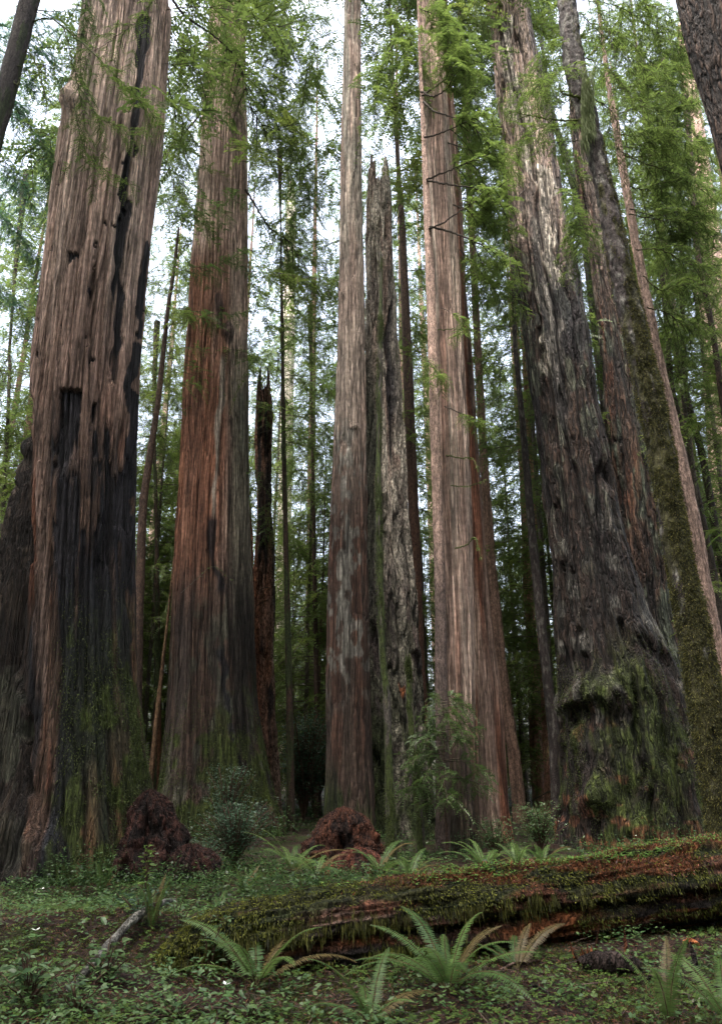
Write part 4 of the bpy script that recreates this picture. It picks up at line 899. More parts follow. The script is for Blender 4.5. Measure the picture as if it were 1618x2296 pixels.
for a in ([(1420, -40), (1450, 30), (1500, 80), (1520, 150)], [(1480, 60), (1500, 130), (1550, 190), (1600, 220)], [(1400, 120), (1450, 190), (1500, 230), (1530, 300)], [(1440, 380), (1500, 370), (1560, 330), (1610, 330)], [(1430, 520), (1500, 540), (1560, 520), (1620, 540)],
          [(1240, 420), (1280, 440), (1300, 500), (1290, 560)], [(1340, -30), (1420, 60), (1450, 110), (1470, 170)]):
    nb(t11, a, 14.2, rn.uniform(-.5, .8), twig=.32, subs=12, sublen=1.1, rad=.018, ll=.045, lw=.013, c1=G_DK, c2=G_LT*1.05, start=.05, hang=.6, wood=(.06, .055, .03))
for a in ([(1010, 60), (1030, 120), (1060, 180), (1070, 280)], [(1020, 330), (1060, 380), (1090, 420), (1100, 480)], [(1030, 560), (1070, 600), (1100, 640), (1130, 640)], [(900, 40), (880, 100), (850, 160), (840, 240)]):
    nb(t5r, a, 16.2, -.3, twig=.36, subs=11, sublen=1.2, rad=.02, ll=.05, c1=G_MID, c2=G_LT*1.2, start=.05, hang=.6)
for a in ([(640, 10), (620, 90), (640, 170), (610, 230)], [(560, 200), (620, 230), (660, 300), (650, 360)], [(430, 150), (400, 210), (390, 300), (410, 370)]):
    nb(t2, a, 18.5, .5, twig=.4, subs=11, sublen=1.3, rad=.02, ll=.055, start=.05, hang=.6)

for a, Yb in (([(-40, 60), (30, 90), (90, 130), (140, 190)], 15), ([(-60, 200), (20, 230), (80, 290), (130, 330)], 16), ([(-50, 330), (10, 360), (70, 430), (120, 470)], 16), ([(150, 60), (110, 120), (60, 180), (20, 260)], 15.5),
              ([(-50, 470), (20, 500), (70, 560), (110, 620)], 17), ([(120, 330), (70, 380), (20, 460), (-20, 500)], 17), ([(-60, 620), (0, 640), (50, 700), (90, 760)], 18), ([(-30, 100), (60, 60), (120, 40), (180, 50)], 14.5)):
    nb(t9, a, Yb, .8, twig=.36, subs=11, sublen=1.15, rad=.014, ll=.042, lw=.012, c1=G_DK, c2=G_BL*1.5, start=.05, hang=.6)
for a in ([(380, 250), (400, 330), (390, 420), (420, 470)], [(560, 300), (600, 360), (660, 400), (700, 470)], [(570, 520), (620, 540), (670, 600), (700, 660)], [(740, 120), (700, 200), (650, 260), (640, 340)], [(740, 330), (700, 380), (690, 450), (640, 500)]):
    nb(t2, a, 22, .8, twig=.42, subs=11, sublen=1.4, rad=.016, ll=.055, lw=.015, c1=G_MID, c2=G_YL, start=.05, hang=.6)
# ------------------------------------------------------------------ ground sheet
def ground():
    def ax(lo, hi, step, far):
        a = list(np.arange(lo, hi, step)); s = step
        x = a[-1]
        while x < far: s *= 1.16; x += s; a.append(x)
        x = a[0]; s = step; pre = []
        while x > -far: s *= 1.16; x -= s; pre.append(x)
        return np.array(pre[::-1]+a)
    xs = ax(-6.5, 7.5, .045, 420); ys = ax(4.0, 15, .045, 420)
    X, Y = np.meshgrid(xs, ys); Z = gh(X, Y)
    n = len(xs); i = np.arange(len(ys)-1)[:, None]*n; j = np.arange(n-1)[None]
    Fq = np.stack([i+j, i+j+1, i+n+j+1, i+n+j], -1).reshape(-1, 4)
    m, nt, out = node_mat('forest_floor'); N = nt.nodes; L = nt.links
    b = N.new('ShaderNodeBsdfPrincipled'); b.inputs['Roughness'].default_value = .85; b.inputs['Specular IOR Level'].default_value = .25
    tc = N.new('ShaderNodeTexCoord')
    def noise(sc, det=6, ro=.6):
        q = N.new('ShaderNodeTexNoise'); q.inputs['Scale'].default_value = sc; q.inputs['Detail'].default_value = det; q.inputs['Roughness'].default_value = ro
        L.new(tc.outputs['Object'], q.inputs['Vector']); return q
    a = noise(26, 8, .75); c = noise(1.1, 5, .6); d = noise(75, 4)
    r1 = N.new('ShaderNodeValToRGB'); e = r1.color_ramp.elements
    e[0].position = .3; e[0].color = (.008, .006, .004, 1); e[1].position = .72; e[1].color = (.075, .034, .022, 1)
    k = e.new(.5); k.color = (.024, .013, .009, 1)
    L.new(a.outputs[0], r1.inputs[0])
    r2 = N.new('ShaderNodeValToRGB'); e = r2.color_ramp.elements
    e[0].position = .35; e[0].color = (.012, .018, .005, 1); e[1].position = .7; e[1].color = (.05, .07, .014, 1)
    L.new(a.outputs[0], r2.inputs[0])
    r3 = N.new('ShaderNodeValToRGB'); e = r3.color_ramp.elements; e[0].position = .50; e[1].position = .58
    L.new(c.outputs[0], r3.inputs[0])
    mx = N.new('ShaderNodeMix'); mx.data_type = 'RGBA'; L.new(r3.outputs[0], mx.inputs[0]); L.new(r1.outputs[0], mx.inputs[6]); L.new(r2.outputs[0], mx.inputs[7])
    L.new(mx.outputs[2], b.inputs['Base Color'])
    ad = N.new('ShaderNodeMath'); L.new(a.outputs[0], ad.inputs[0]); L.new(d.outputs[0], ad.inputs[1])
    bp = N.new('ShaderNodeBump'); bp.inputs['Distance'].default_value = .03; bp.inputs['Strength'].default_value = 1; L.new(ad.outputs[0], bp.inputs['Height']); L.new(bp.outputs[0], b.inputs['Normal'])
    L.new(b.outputs[0], out.inputs[0])
    o = link('ground', np_mesh('ground', np.stack([X, Y, Z], -1), Fq, None, [m])); o['kind'] = 'structure'; o['label'] = 'brown forest floor of needles and soil with mossy patches'
ground()

# ------------------------------------------------------------------ fallen log
rg = np.random.default_rng(21)
LA = np.array([[-1.6, 7.0, .03], [-1.1, 7.15, .20], [0, 7.5, .28], [1.4, 8.05, .33], [2.9, 8.65, .42], [4.6, 9.3, .50], [7.5, 10.4, .60]])
LR = np.array([.15, .28, .335, .345, .37, .40, .44])
def log_():
    t = thing('fallen_log', 'long fallen trunk bearded with moss, red rotten wood along its side, lying across the foreground', 'log', (1.4, 8.05, float(gh(1.4, 8.05))))
    n = 700; k = 200; s = np.linspace(0, len(LA)-1, n)
    path = smooth_path(LA, 120); u = np.linspace(0, 1, len(path)); path = np.stack([np.interp(np.linspace(0, 1, n), u, path[:, q]) for q in range(3)], 1)
    ker = np.ones(41)/41
    path = np.stack([np.convolve(np.pad(path[:, q], 20, mode='reflect', reflect_type='odd'), ker, 'valid') for q in range(3)], 1)
    rad = np.interp(s, range(len(LR)), LR)
    T = nrm(np.gradient(path, axis=0)); Z_ = np.array([0, 0, 1.]); Sd = nrm(np.cross(T, Z_)); Up = np.cross(Sd, T)  # Sd points to the camera side
    if Sd[:, 1].mean() > 0: Sd = -Sd
    th = np.linspace(0, 2*pi, k, endpoint=False)      # 0 = towards the camera, pi/2 = up
    TH, U = np.meshgrid(th, np.linspace(0, 11.5, n)); Rr = rad[:, None]*np.ones(k)[None]
    c, s_ = np.cos(TH), np.sin(TH)
    wob = .25*(fbm(U*.8, 0, 0, 3, 3)-.5)
    gr = np.exp(-((np.angle(np.exp(1j*(TH-(-.12+wob)))))/.13)**2)      # long dark split along the side
    gr2 = np.exp(-((np.angle(np.exp(1j*(TH-(-.95+wob)))))/.10)**2)
    disp = -.14*gr-.07*gr2+.035*np.exp(-((TH-.55)/.35)**2)
    low = (np.sin(TH) < .25)
    fib = fbm(c*6, s_*6, U*.9, 5, 4)
    lump = fbm(c*2.2, s_*2.2, U*1.7, 15, 3)
    disp = disp+.09*(fib-.5)+.13*(lump-.5)+.06*(vn(c*14, s_*14, U*1.6, 4)-.5)
    R = Rr+disp
    P = path[:, None]+R[..., None]*(c[..., None]*Sd[:, None]+s_[..., None]*Up[:, None]*1.0)
    Nn = c[..., None]*Sd[:, None]+s_[..., None]*Up[:, None]+0*P
    P[0] = path[0]; P[1] = path[1]*.5+P[1]*.5
    nn = fbm(c*5, s_*5, U*1.1, 8, 4)
    base = mix(DARK*.9, RED*.55+BROWN*.35, ss(.42, .62, nn))
    base = mix(base, ORANGE*1.1, ss(.52, .62, fbm(c*4, s_*4, U*.8, 19, 4)+.07*np.exp(-((U-6.2)/1.2)**2)-.03)*(s_ < -.1)*.85)
    base = mix(base, PINK*.6, ss(.45, .6, fbm(c*5, s_*5, U*2, 29, 3))*np.exp(-((U-3.6)/.9)**2)*ss(-.1, .1, s_)*.8)
    mtop = ss(.47, .56, fbm(c*2, s_*2, U*1.3, 39, 4)+.16*ss(-.1, .6, s_)-.20*np.exp(-((U-3.7)/.8)**2)*ss(.8, .2, s_)+.10*ss(2.6, 1.2, U))
    mside = ss(.54, .62, fbm(c*2, s_*2, U*1.5, 49, 4)+.05*ss(5.5, 8, U))
    mask = np.maximum(mtop*ss(.0, .25, s_+.25*(fbm(U*3, 0, 0, 7, 3)-.5)), mside*ss(-.85, -.5, s_)*.6)
    red_top = ss(.46, .56, fbm(c*3, s_*3, U*1.4, 59, 4)+.10*ss(.5, .85, s_)-.06)*ss(3.4, 5.2, U)*ss(.3, .5, s_)
    base = mix(base, MOSSD*1.2, mask*.9)
    base = mix(base, ORANGE*.55, red_top*.8)
    base = base*(.7+.6*fib)[..., None]
    i = np.arange(n-1)[:, None]*k; j = np.arange(k)[None]; j2 = (j+1) % k
    Fq = np.stack([i+j, i+j2, i+k+j2, i+k+j], -1).reshape(-1, 4)
    o = link('trunk', np_mesh('fallen_trunk', P.reshape(-1, 3), Fq, base.reshape(-1, 3), [M_WOOD]), t); o.location = [-a for a in t.location]
    K = dict(P=P, N=Nn)
    vis = ss(-.9, -.6, s_)*((c > -.35) | (s_ > .3))
    mc = (np.array([.115, .125, .018]), np.array([.026, .030, .008]))
    moss_fuzz(t, K, mask*(1-.7*red_top)*vis*ss(.35, .6, fbm(U*7, c*6, s_*6, 6, 3)), 42000, rg, .036, .010, cols=mc, down=1.0, lift=.003)
    # beards hanging off the lip of the split
    lipm = np.exp(-((TH-.32)/.14)**2)*(.25+ss(.42, .6, fbm(U*1.3, 0, 0, 88, 3)+.1*ss(2, 1, U)))*ss(.40, .55, fbm(U*6, TH*2, 0, 3, 2))
    moss_fuzz(t, K, lipm, 4200, rg, .11, .009, cols=(np.array([.085, .085, .016]), np.array([.022, .024, .008])), down=3.5, lift=.01, name='moss_beard')
    lip2 = np.exp(-((TH-(2*pi-.45))/.16)**2)*ss(.5, .6, fbm(U*1.1, 3, 0, 89, 3))
    moss_fuzz(t, K, lip2, 2500, rg, .10, .009, cols=mc, down=3.5, lift=.01, name='moss_beard')
    # needles and litter lying on top
    lm = red_top*vis
    moss_fuzz(t, K, lm, 9000, rg, .040, .010, cols=(np.array([.19, .065, .028]), np.array([.05, .024, .016])), down=.2, lift=.012, name='needle_litter', mat=M_LITTER)
    return K, s_, U, c
KL, sL, UL, cL = log_()

# ------------------------------------------------------------------ rotten stumps / duff heaps
def heap(label, px, py, Y, w, h, seed, cols, name='rotten_stump', lean=0, pw=1.5):
    b = pt(px, py, Y); gz = float(gh(b[0], Y))
    t = thing(name, label, 'stump', (b[0], Y, gz))
    n, k = 150, 150; f = np.linspace(0, 1, n)[:, None]; th = np.linspace(0, 2*pi, k, endpoint=False)[None]
    r = w/2*(1-f**pw)**.55*np.ones((1, k)); x, y = np.cos(th)+0*f, np.sin(th)+0*f
    z = h*f+0*th
    no = fbm(x*2.0*w, y*2.0*w, z*2.6, seed, 5); n2 = fbm(x*6, y*6, z*8, seed+3, 3)
    r = r*(.15+1.6*no)+.22*(n2-.5)*(1-f*.6)+.10*(fbm(x*3, y*3, z*5, seed+8, 2)-.5); r = np.maximum(r, .004)
    P = np.stack([x*r+lean*f*h, y*r*.85, z-.2*(1-f)+.10*(n2-.5)], -1)
    C = mix(cols[0], cols[1], ss(.4, .62, n2))
    i = np.arange(n-1)[:, None]*k; j = np.arange(k)[None]; j2 = (j+1) % k
    Fq = np.stack([i+j, i+j2, i+k+j2, i+k+j], -1).reshape(-1, 4)
    link('wood', np_mesh('stump_wood', P.reshape(-1, 3), Fq, C.reshape(-1, 3), [M_WOOD]), t)
    K = dict(P=P, N=np.stack([x, y, .3+0*x], -1))
    moss_fuzz(t, K, ss(.3, .6, n2)+.1, 9000, np.random.default_rng(seed), .028, .006, cols=(cols[1]*1.1, cols[0]*.8), down=.4, name='needle_litter', mat=M_LITTER, fixloc=False)
    return t
DR = (np.array([.012, .007, .006]), np.array([.048, .020, .015]))
heap('cone shaped rotten stump buried in dark red brown debris, between the two mossy footed redwoods', 345, 1955, 12.4, 1.5, 1.25, 5, DR, lean=-.12, pw=1.1)
heap('low dark debris mound, right shoulder of the cone shaped rotten stump', 425, 1985, 12.0, 1.0, .45, 8, DR, name='debris_mound')
heap('round rotten stump with rusty debris at the foot of the centre redwood', 770, 1930, 14.2, 1.45, .85, 6, (np.array([.018, .010, .008]), np.array([.085, .032, .018])))
heap('low rusty debris mound in front of the grey snag foot', 800, 1958, 13.0, 1.2, .35, 9, (np.array([.04, .018, .014]), np.array([.15, .05, .03])), name='debris_mound')

# ------------------------------------------------------------------ ferns
def frond(L, rng, az, rise, col, npair=44, curl=1.15, wid=.078):
    """one arching frond as its own mesh"""
    sp = Soup(); n = 22; s = np.linspace(0, 1, n)
    pit = rise-curl*s**1.4
    dx = np.cos(pit); dz = np.sin(pit)
    hx = np.r_[0, np.cumsum(dx[:-1])]*L/(n-1); hz = np.r_[0, np.cumsum(dz[:-1])]*L/(n-1)
    side = rng.normal(0, .07)*L*s**2
    d = np.array([cos(az), sin(az), 0]); q = np.array([-sin(az), cos(az), 0])
    path = d*hx[:, None]+q*side[:, None]+np.array([0, 0, 1.])*hz[:, None]
    sp.tube(path, np.linspace(.0045, .0012, n), np.array([.09, .075, .03]), 1, 4)
    u = np.linspace(.14, .99, npair); P = np.stack([np.interp(u, s, path[:, k]) for k in range(3)], 1)
    T = nrm(np.stack([np.gradient(np.interp(u, s, path[:, k])) for k in range(3)], 1))
    Q = nrm(np.cross(T, np.cross(q, T)+0)); Nn = nrm(np.cross(Q, T))
    roll = rng.normal(0, .2)
    Q = nrm(Q*cos(roll)+Nn*sin(roll))
    prof = np.sin(np.clip(u*1.02, 0, 1)**.75*pi)**.55*(1-.25*u)
    for sd in (1, -1):
        D = nrm(Q*sd+T*.28+np.array([0, 0, -.12])+rng.normal(0, .05, P.shape)); W = nrm(np.cross(D, np.cross(T, D)))
        l = wid*prof*rng.uniform(.88, 1.08, npair)*(L/.8)**.5+.006
        C = col*rng.uniform(.8, 1.2, (npair, 1))
        sp.leaves(P, D, T, l, np.full(npair, min(.021, L/npair*.85)), C, 0, mid=.22, bend=np.array([0, 0, -.006]))
    return sp
FC = np.array([.10, .17, .045]); FY = np.array([.12, .09, .035]); FD = np.array([.05, .10, .03])
def fern(label, px, py, L, nf, seed, spread=(0, 2*pi), rise=(.55, 1.2), loc=None, cols=(FC, FD), dead=1, curl=1.15, group=None):
    rng = np.random.default_rng(seed); p = hit(px, py) if loc is None else np.array(loc, float)
    t = thing('sword_fern', label, 'fern', p, group)
    for i in range(nf):
        az = spread[0]+(spread[1]-spread[0])*(i+rng.uniform(.2, .8))/nf
        k = rng.uniform(0, 1); c = cols[0]*k+cols[1]*(1-k)
        if i < dead: c = FY
        sp = frond(L*rng.uniform(.65, 1.1), rng, az, rng.uniform(*rise), c, curl=curl*rng.uniform(.8, 1.2))
        link('frond', sp.mesh('frond', [M_FERN, M_TWIG]), t)
    return t
fern('largest sword fern, wide arching fronds, in front of the middle of the fallen log', 1005, 2225, .92, 15, 1, dead=2)
fern('sword fern with a few long fronds beside the bank, left of the largest fern', 575, 2215, .85, 9, 2, dead=2)
fern('sword fern sending one tall golden edged frond up, just right behind the largest fern', 1160, 2175, .62, 5, 3, spread=(.3, 2.6), dead=2)
fern('low fern cut by the bottom edge, left of the largest fern', 830, 2300, .62, 8, 4)
fern('fern with a single upright frond near the bottom right corner', 1500, 2300, .62, 4, 5, rise=(1.1, 1.4), curl=.6)
fern('fern cut by the bottom right corner', 1630, 2300, .6, 8, 6)
fern('fern with bright arching fronds behind the log, left of the rusty stump', 655, 1945, .95, 11, 7, loc=pt(655, 1955, 12.2))
fern('small drooping fern behind the log between the rusty stump and the nearest bright fern', 705, 1965, .7, 7, 8, loc=pt(712, 1965, 11.6))
fern('fern at the foot of the mossy dead pole behind the log', 850, 1965, .85, 8, 9, loc=pt(850, 1958, 12.6))
fern('pale fern just right of the mossy dead pole behind the log', 915, 1965, .62, 8, 10, loc=pt(918, 1972, 11.6))
fern('fern behind the log in front of the fused pink pair', 1085, 1958, .80, 10, 11, loc=pt(1085, 1950, 12.6))
fern('bright fern behind the log just left of the speckled stem foot', 1150, 1945, .65, 9, 12, loc=pt(1160, 1945, 12.0))
fern('fern behind the log touching the left foot of the broad furrowed redwood', 1215, 1945, .65, 9, 13, loc=pt(1215, 1940, 12.0))
fern('narrow fern with upright fronds left of the log end on the mossy bank', 340, 2090, .50, 5, 14, rise=(1.2, 1.5), curl=.45)
fern('small upright fern at the foot of the widest trunk', 225, 2010, .45, 5, 15, rise=(1.1, 1.5), curl=.5)
fern('pale flat fern low on the ground left of the mossy bank', 150, 2040, .40, 7, 16, rise=(.1, .45), curl=.5)
fern('small upright fern directly behind the left end of the log', 548, 2005, .45, 6, 17, rise=(1.0, 1.5), curl=.6)
fern('little fern between log end and mossy bank', 490, 2050, .42, 7, 18)

# ------------------------------------------------------------------ leafy shrubs
def leafy(label, loc, H, R, nst, leaf, seed, cols, name='leafy_shrub', cat='shrub', group=None, ovate=True, dens=1.):
    rng = np.random.default_rng(seed); t = thing(name, label, cat, loc, group); sw = Soup(); sl = Soup()
    for i in range(nst):
        az = rng.uniform(0, 2*pi); l = H*rng.uniform(.5, 1.1); out = R*rng.uniform(.1, 1)
        s = np.linspace(0, 1, 7)[:, None]
        ax = np.array([cos(az), sin(az), 0])*out*s**1.3+np.array([0, 0, 1.])*l*(s-.2*s**3)+rng.normal(0, .01, (7, 3))*s
        sw.tube(ax, np.linspace(.005, .002, 7)*(1+H), BROWN*.7, 0, 4)
        m = max(4, int(l/leaf*1.6*dens)); u = rng.uniform(.3, 1, m)
        P = np.stack([np.interp(u, s[:, 0], ax[:, k]) for k in range(3)], 1)
        a2 = rng.uniform(0, 2*pi, m); D = nrm(np.stack([np.cos(a2), np.sin(a2), rng.normal(.15, .25, m)], 1))
        off = D*rng.uniform(0, R*.35, (m, 1))
        W = nrm(np.cross(D, np.array([0, 0, 1.])+rng.normal(0, .35, (m, 3)))); up = np.cross(W, D)
        up = up*np.sign(up[:, 2:3]+1e-9)
        k_ = rng.uniform(0, 1, (m, 1)); C = cols[0]*k_+cols[1]*(1-k_)
        L_ = leaf*rng.uniform(.6, 1.2, (m, 1)); w = L_*.52; P = P+off
        # ovate blade: two rows of quads folded along the midrib
        for sd in (1, -1):
            V = np.stack([P, P+D*L_*.30+W*sd*w*.42+up*L_*.05, P+D*L_*.62+W*sd*w*.40+up*L_*.05, P+D*L_-np.array([0, 0, 1.])*L_*.12], 1)
            sl.add(V.reshape(-1, 3), np.arange(4*m).reshape(m, 4), np.repeat(C, 4, 0))
    link('stems', sw.mesh('stems', [M_TWIG]), t); link('leaves', sl.mesh('leaves', [M_BROAD], smooth=False), t)
    return t
LG = (np.array([.045, .095, .04]), np.array([.105, .165, .06])); LB = (np.array([.03, .065, .035]), np.array([.075, .12, .075]))
leafy('bushy seedling with broad pale leaves at the bottom left corner', hit(60, 2260), .40, .34, 22, .085, 1, LG)
leafy('seedling with pointed leaves on the mossy bank, below the grey fallen branch', hit(235, 2215), .42, .30, 14, .085, 2, LG)
leafy('broad leaved seedling beside the lower end of the grey fallen branch', hit(170, 2285), .30, .26, 16, .07, 3, LG)
leafy('twiggy seedling with round pale leaves at the upper end of the grey fallen branch', hit(310, 2075), .38, .28, 14, .070, 4, LB)
leafy('leafy twig standing between the grey fallen branch and the log end', hit(400, 2100), .40, .20, 9, .060, 5, LG)
leafy('leafy seedling hanging before the left end of the log', hit(470, 2190), .52, .18, 9, .065, 6, LG)
leafy('single tall sprig with three fresh leaves in front of the cone shaped stump', pt(325, 2020, 10.2)*[1, 1, 0]+[0, 0, float(gh(-2.9, 10.2))], .75, .06, 3, .085, 7, (np.array([.12, .2, .04]), np.array([.12, .2, .05])))
leafy('low seedling beside the left sword fern', hit(560, 2290), .22, .30, 14, .065, 8, LG)
leafy('low leafy patch of seedlings near the bottom edge, left of centre', hit(400, 2290), .20, .38, 18, .06, 9, LG)
leafy('small leafy sprig growing on top of the log', np.array([1.25, 8.0, .60]), .16, .14, 8, .06, 10, LB)
leafy('dark glossy huckleberry bush in front of the foot of the mossy footed redwood', pt(525, 1955, 13.2)*[1, 1, 0]+[0, 0, float(gh(-2.3, 13.2))], 1.15, .75, 70, .055, 11, LB, dens=1.5)
leafy('dark evergreen bush right of the cone shaped stump', pt(455, 1950, 12.8)*[1, 1, 0]+[0, 0, float(gh(-2.8, 12.8))], .65, .5, 40, .05, 12, LB, dens=1.3)
leafy('huckleberry bush climbing the foot of the mossy footed redwood, left of the charred snag', pt(505, 1900, 17)*[1, 1, 0]+[0, 0, float(gh(-3, 17))], 1.9, .6, 45, .06, 13, LB, dens=1.2)
leafy('pale shrub between the charred snag and the centre redwood', pt(680, 1850, 24)*[1, 1, 0]+[0, 0, float(gh(-1.8, 24))], 3.6, 1.1, 80, .12, 14, LB, dens=1.4)
leafy('tall rhododendron left behind the centre redwood', pt(705, 1830, 29)*[1, 1, 0]+[0, 0, float(gh(-1.8, 29))], 4.6, 1.3, 80, .13, 15, LB, dens=1.4)
leafy('green shrub behind the log between pink pair and speckled stem', pt(1215, 1930, 15.4)*[1, 1, 0]+[0, 0, float(gh(3.6, 15.4))], 1.0, .55, 50, .05, 16, LG, dens=1.4)
leafy('low green shrub at the foot of the fused pink pair', pt(1110, 1930, 14.6)*[1, 1, 0]+[0, 0, float(gh(2.6, 14.6))], .85, .55, 40, .05, 17, LG, dens=1.3)
leafy('green shrub far left at the edge of the widest trunk foot', pt(335, 1800, 19)*[1, 1, 0]+[0, 0, float(gh(-5, 19))], 1.2, .6, 40, .06, 18, LG)
# feathery hemlock sapling before the pink pair
sap = thing('hemlock_sapling', 'feathery young hemlock in front of the dark foot of the front pink redwood', 'sapling', pt(1005, 1940, 14.6)*[1, 1, 0]+[0, 0, float(gh(1.7, 14.6))])
link('trunk', TPL['ssmall'][0], sap).scale = (.4, .4, .24)
c_ = link('crown', crown_mesh('sapling_foliage', 99, 2.9, .9, .75, 40, .07, .022, .03, .05, .30, G_DK, G_MID, rad=.007), sap)

# ------------------------------------------------------------------ trilliums
def trillium(label, p, H, seed):
    rng = np.random.default_rng(seed); t = thing('trillium', label, 'flower', p)
    s = Soup(); s.tube(np.array([[0, 0, 0], [.01, 0, H*.5], [0, 0, H]]), .003, np.array([.08, .12, .04]), 0, 5); link('stem', s.mesh('stem', [M_TWIG]), t)
    a0 = rng.uniform(0, 2)
    for k in range(3):
        a = a0+k*2*pi/3; D = np.array([[cos(a), sin(a), .05]]); W = np.array([[-sin(a), cos(a), 0]])
        s = Soup(); s.leaves(np.array([[0, 0, H*.72]]), D, W, np.array([.09]), np.array([.075]), np.array([[.09, .17, .06]])); link('leaf', s.mesh('leaf', [M_BROAD]), t)
    s = Soup()
    for k in range(3):
        a = a0+1+k*2*pi/3; D = nrm(np.array([[cos(a), sin(a), .35]])); W = np.array([[-sin(a), cos(a), 0]])
        s.leaves(np.array([[0, 0, H]]), D, W, np.array([.045]), np.array([.026]), np.array([[.8, .8, .78]]))
    link('flower', s.mesh('flower', [M_PETAL]), t)
trillium('white three petalled trillium near the bottom edge below the left sword fern', hit(502, 2285), .20, 1)
trillium('white trillium at the foot of the widest trunk', hit(90, 2035), .20, 2)
trillium('white trillium among ground cover at the far left', hit(76, 2130), .15, 3)
trillium('tiny white trillium on the mossy foot of the broad furrowed redwood', pt(1426, 1898, 15.1), .18, 4)

# ------------------------------------------------------------------ sticks, branch, wood pieces
def stick(name, label, pts, rad, col, cat='stick', mat=None, k=8, seed=0, knots=0.15):
    rng = np.random.default_rng(seed); P = np.array(pts, float); path = smooth_path(P, 14)
    t0 = P.mean(0); sp = Soup(); r = np.interp(np.linspace(0, 1, len(path)), np.linspace(0, 1, len(rad)), rad)
    r = r*(1+knots*(fbm(np.linspace(0, 9, len(path)), 0, 0, seed, 3)-.5)*2)
    C = np.array(col)*rng.uniform(.7, 1.25, (len(path), 1))
    sp.tube(path-t0+rng.normal(0, .003, path.shape), r, C, 0, k)
    o = link(name, sp.mesh(name, [mat or M_WOOD])); o.location = t0; tag(o, label, cat)
    return o
def on(px, py, dz=.02):
    p = hit(px, py); p[2] += dz; return p
stick('fallen_branch', 'grey lichen spotted fallen branch slanting down the mossy bank at lower left', [on(150, 2240, .03), on(200, 2200, .10), on(260, 2145, .16), on(310, 2095, .16), on(365, 2060, .14), on(395, 2045, .12)], [.026, .033, .034, .036, .028, .018], GREY*.85, 'branch', k=12, seed=3)
stick('stick', 'thin pale pink stick on the ground right of the largest fern', [on(1120, 2180), on(1165, 2165, .03), on(1215, 2160)], [.006, .009, .006], PINK*.9, seed=4)
stick('stick', 'short whitish stick near the right edge of the foreground', [on(1535, 2256), on(1570, 2252, .03), on(1612, 2240)], [.008, .012, .008], PALE*1.1, seed=5)
stick('stick', 'long dark stick lying across the right foreground', [on(1430, 2200), on(1500, 2205, .04), on(1560, 2212, .03), on(1640, 2225)], [.010, .014, .009], DARK*1.4, seed=6)
stick('root', 'dark twisted root below the left sword fern', [on(362, 2250), on(385, 2262, .05), on(405, 2272, .04), on(432, 2285)], [.012, .022, .02, .01], DARK*1.2, 'root', seed=7)
stick('stick', 'dark curved stick right of the largest fern', [on(1190, 2215), on(1215, 2235, .05), on(1255, 2260)], [.007, .012, .006], DARK*1.3, seed=8)
stick('wood_chunk', 'dark rotten log piece lying before the big log at right', [on(1305, 2176, .06), on(1340, 2180, .08), on(1390, 2184, .08), on(1432, 2182, .05)], [.04, .075, .08, .05], DARK*1.3+RED*.05, 'wood', k=16, seed=9, knots=.12)
stick('dead_stub', 'black upright stub near the right edge of the foreground', [on(1565, 2195, -.05), on(1560, 2190, .12), on(1556, 2190, .24)], [.03, .025, .008], DARK, 'stub', seed=10)
stick('dead_stub', 'thin red upright splinter in front of the log at right', [on(1404, 2145, -.05), on(1404, 2145, .1), on(1405, 2145, .2)], [.016, .014, .006], RED, 'stub', seed=11)
o = stick('wood_chip', 'small orange wood chip on the ground near the right end of the log', [on(1530, 2122, .03), on(1549, 2124, .05), on(1568, 2126, .03)], [.01, .03, .01], ORANGE*1.8, 'wood chip', seed=12)
def splinters():
    p = on(1318, 2160, 0); t = thing('splintered_stub', 'jagged orange red splinters standing up in front of the log at right', 'stub', p)
    rng = np.random.default_rng(4); sp = Soup()
    for i in range(14):
        a = rng.uniform(0, 2*pi); r = rng.uniform(0, .11); h = rng.uniform(.06, .15) if i else .30
        b = np.array([cos(a)*r, sin(a)*r, -.03]); e = b*[1.5, 1.5, 0]+[rng.normal(0, .02), 0, h]
        C = ORANGE*rng.uniform(.3, 1.1)
        sp.tube(np.array([b, (b+e)/2+rng.normal(0, .006, 3), e]), [.018, .013, .003], C, 0, 4)
    link('wood', sp.mesh('splinters', [M_WOOD]), t)
splinters()

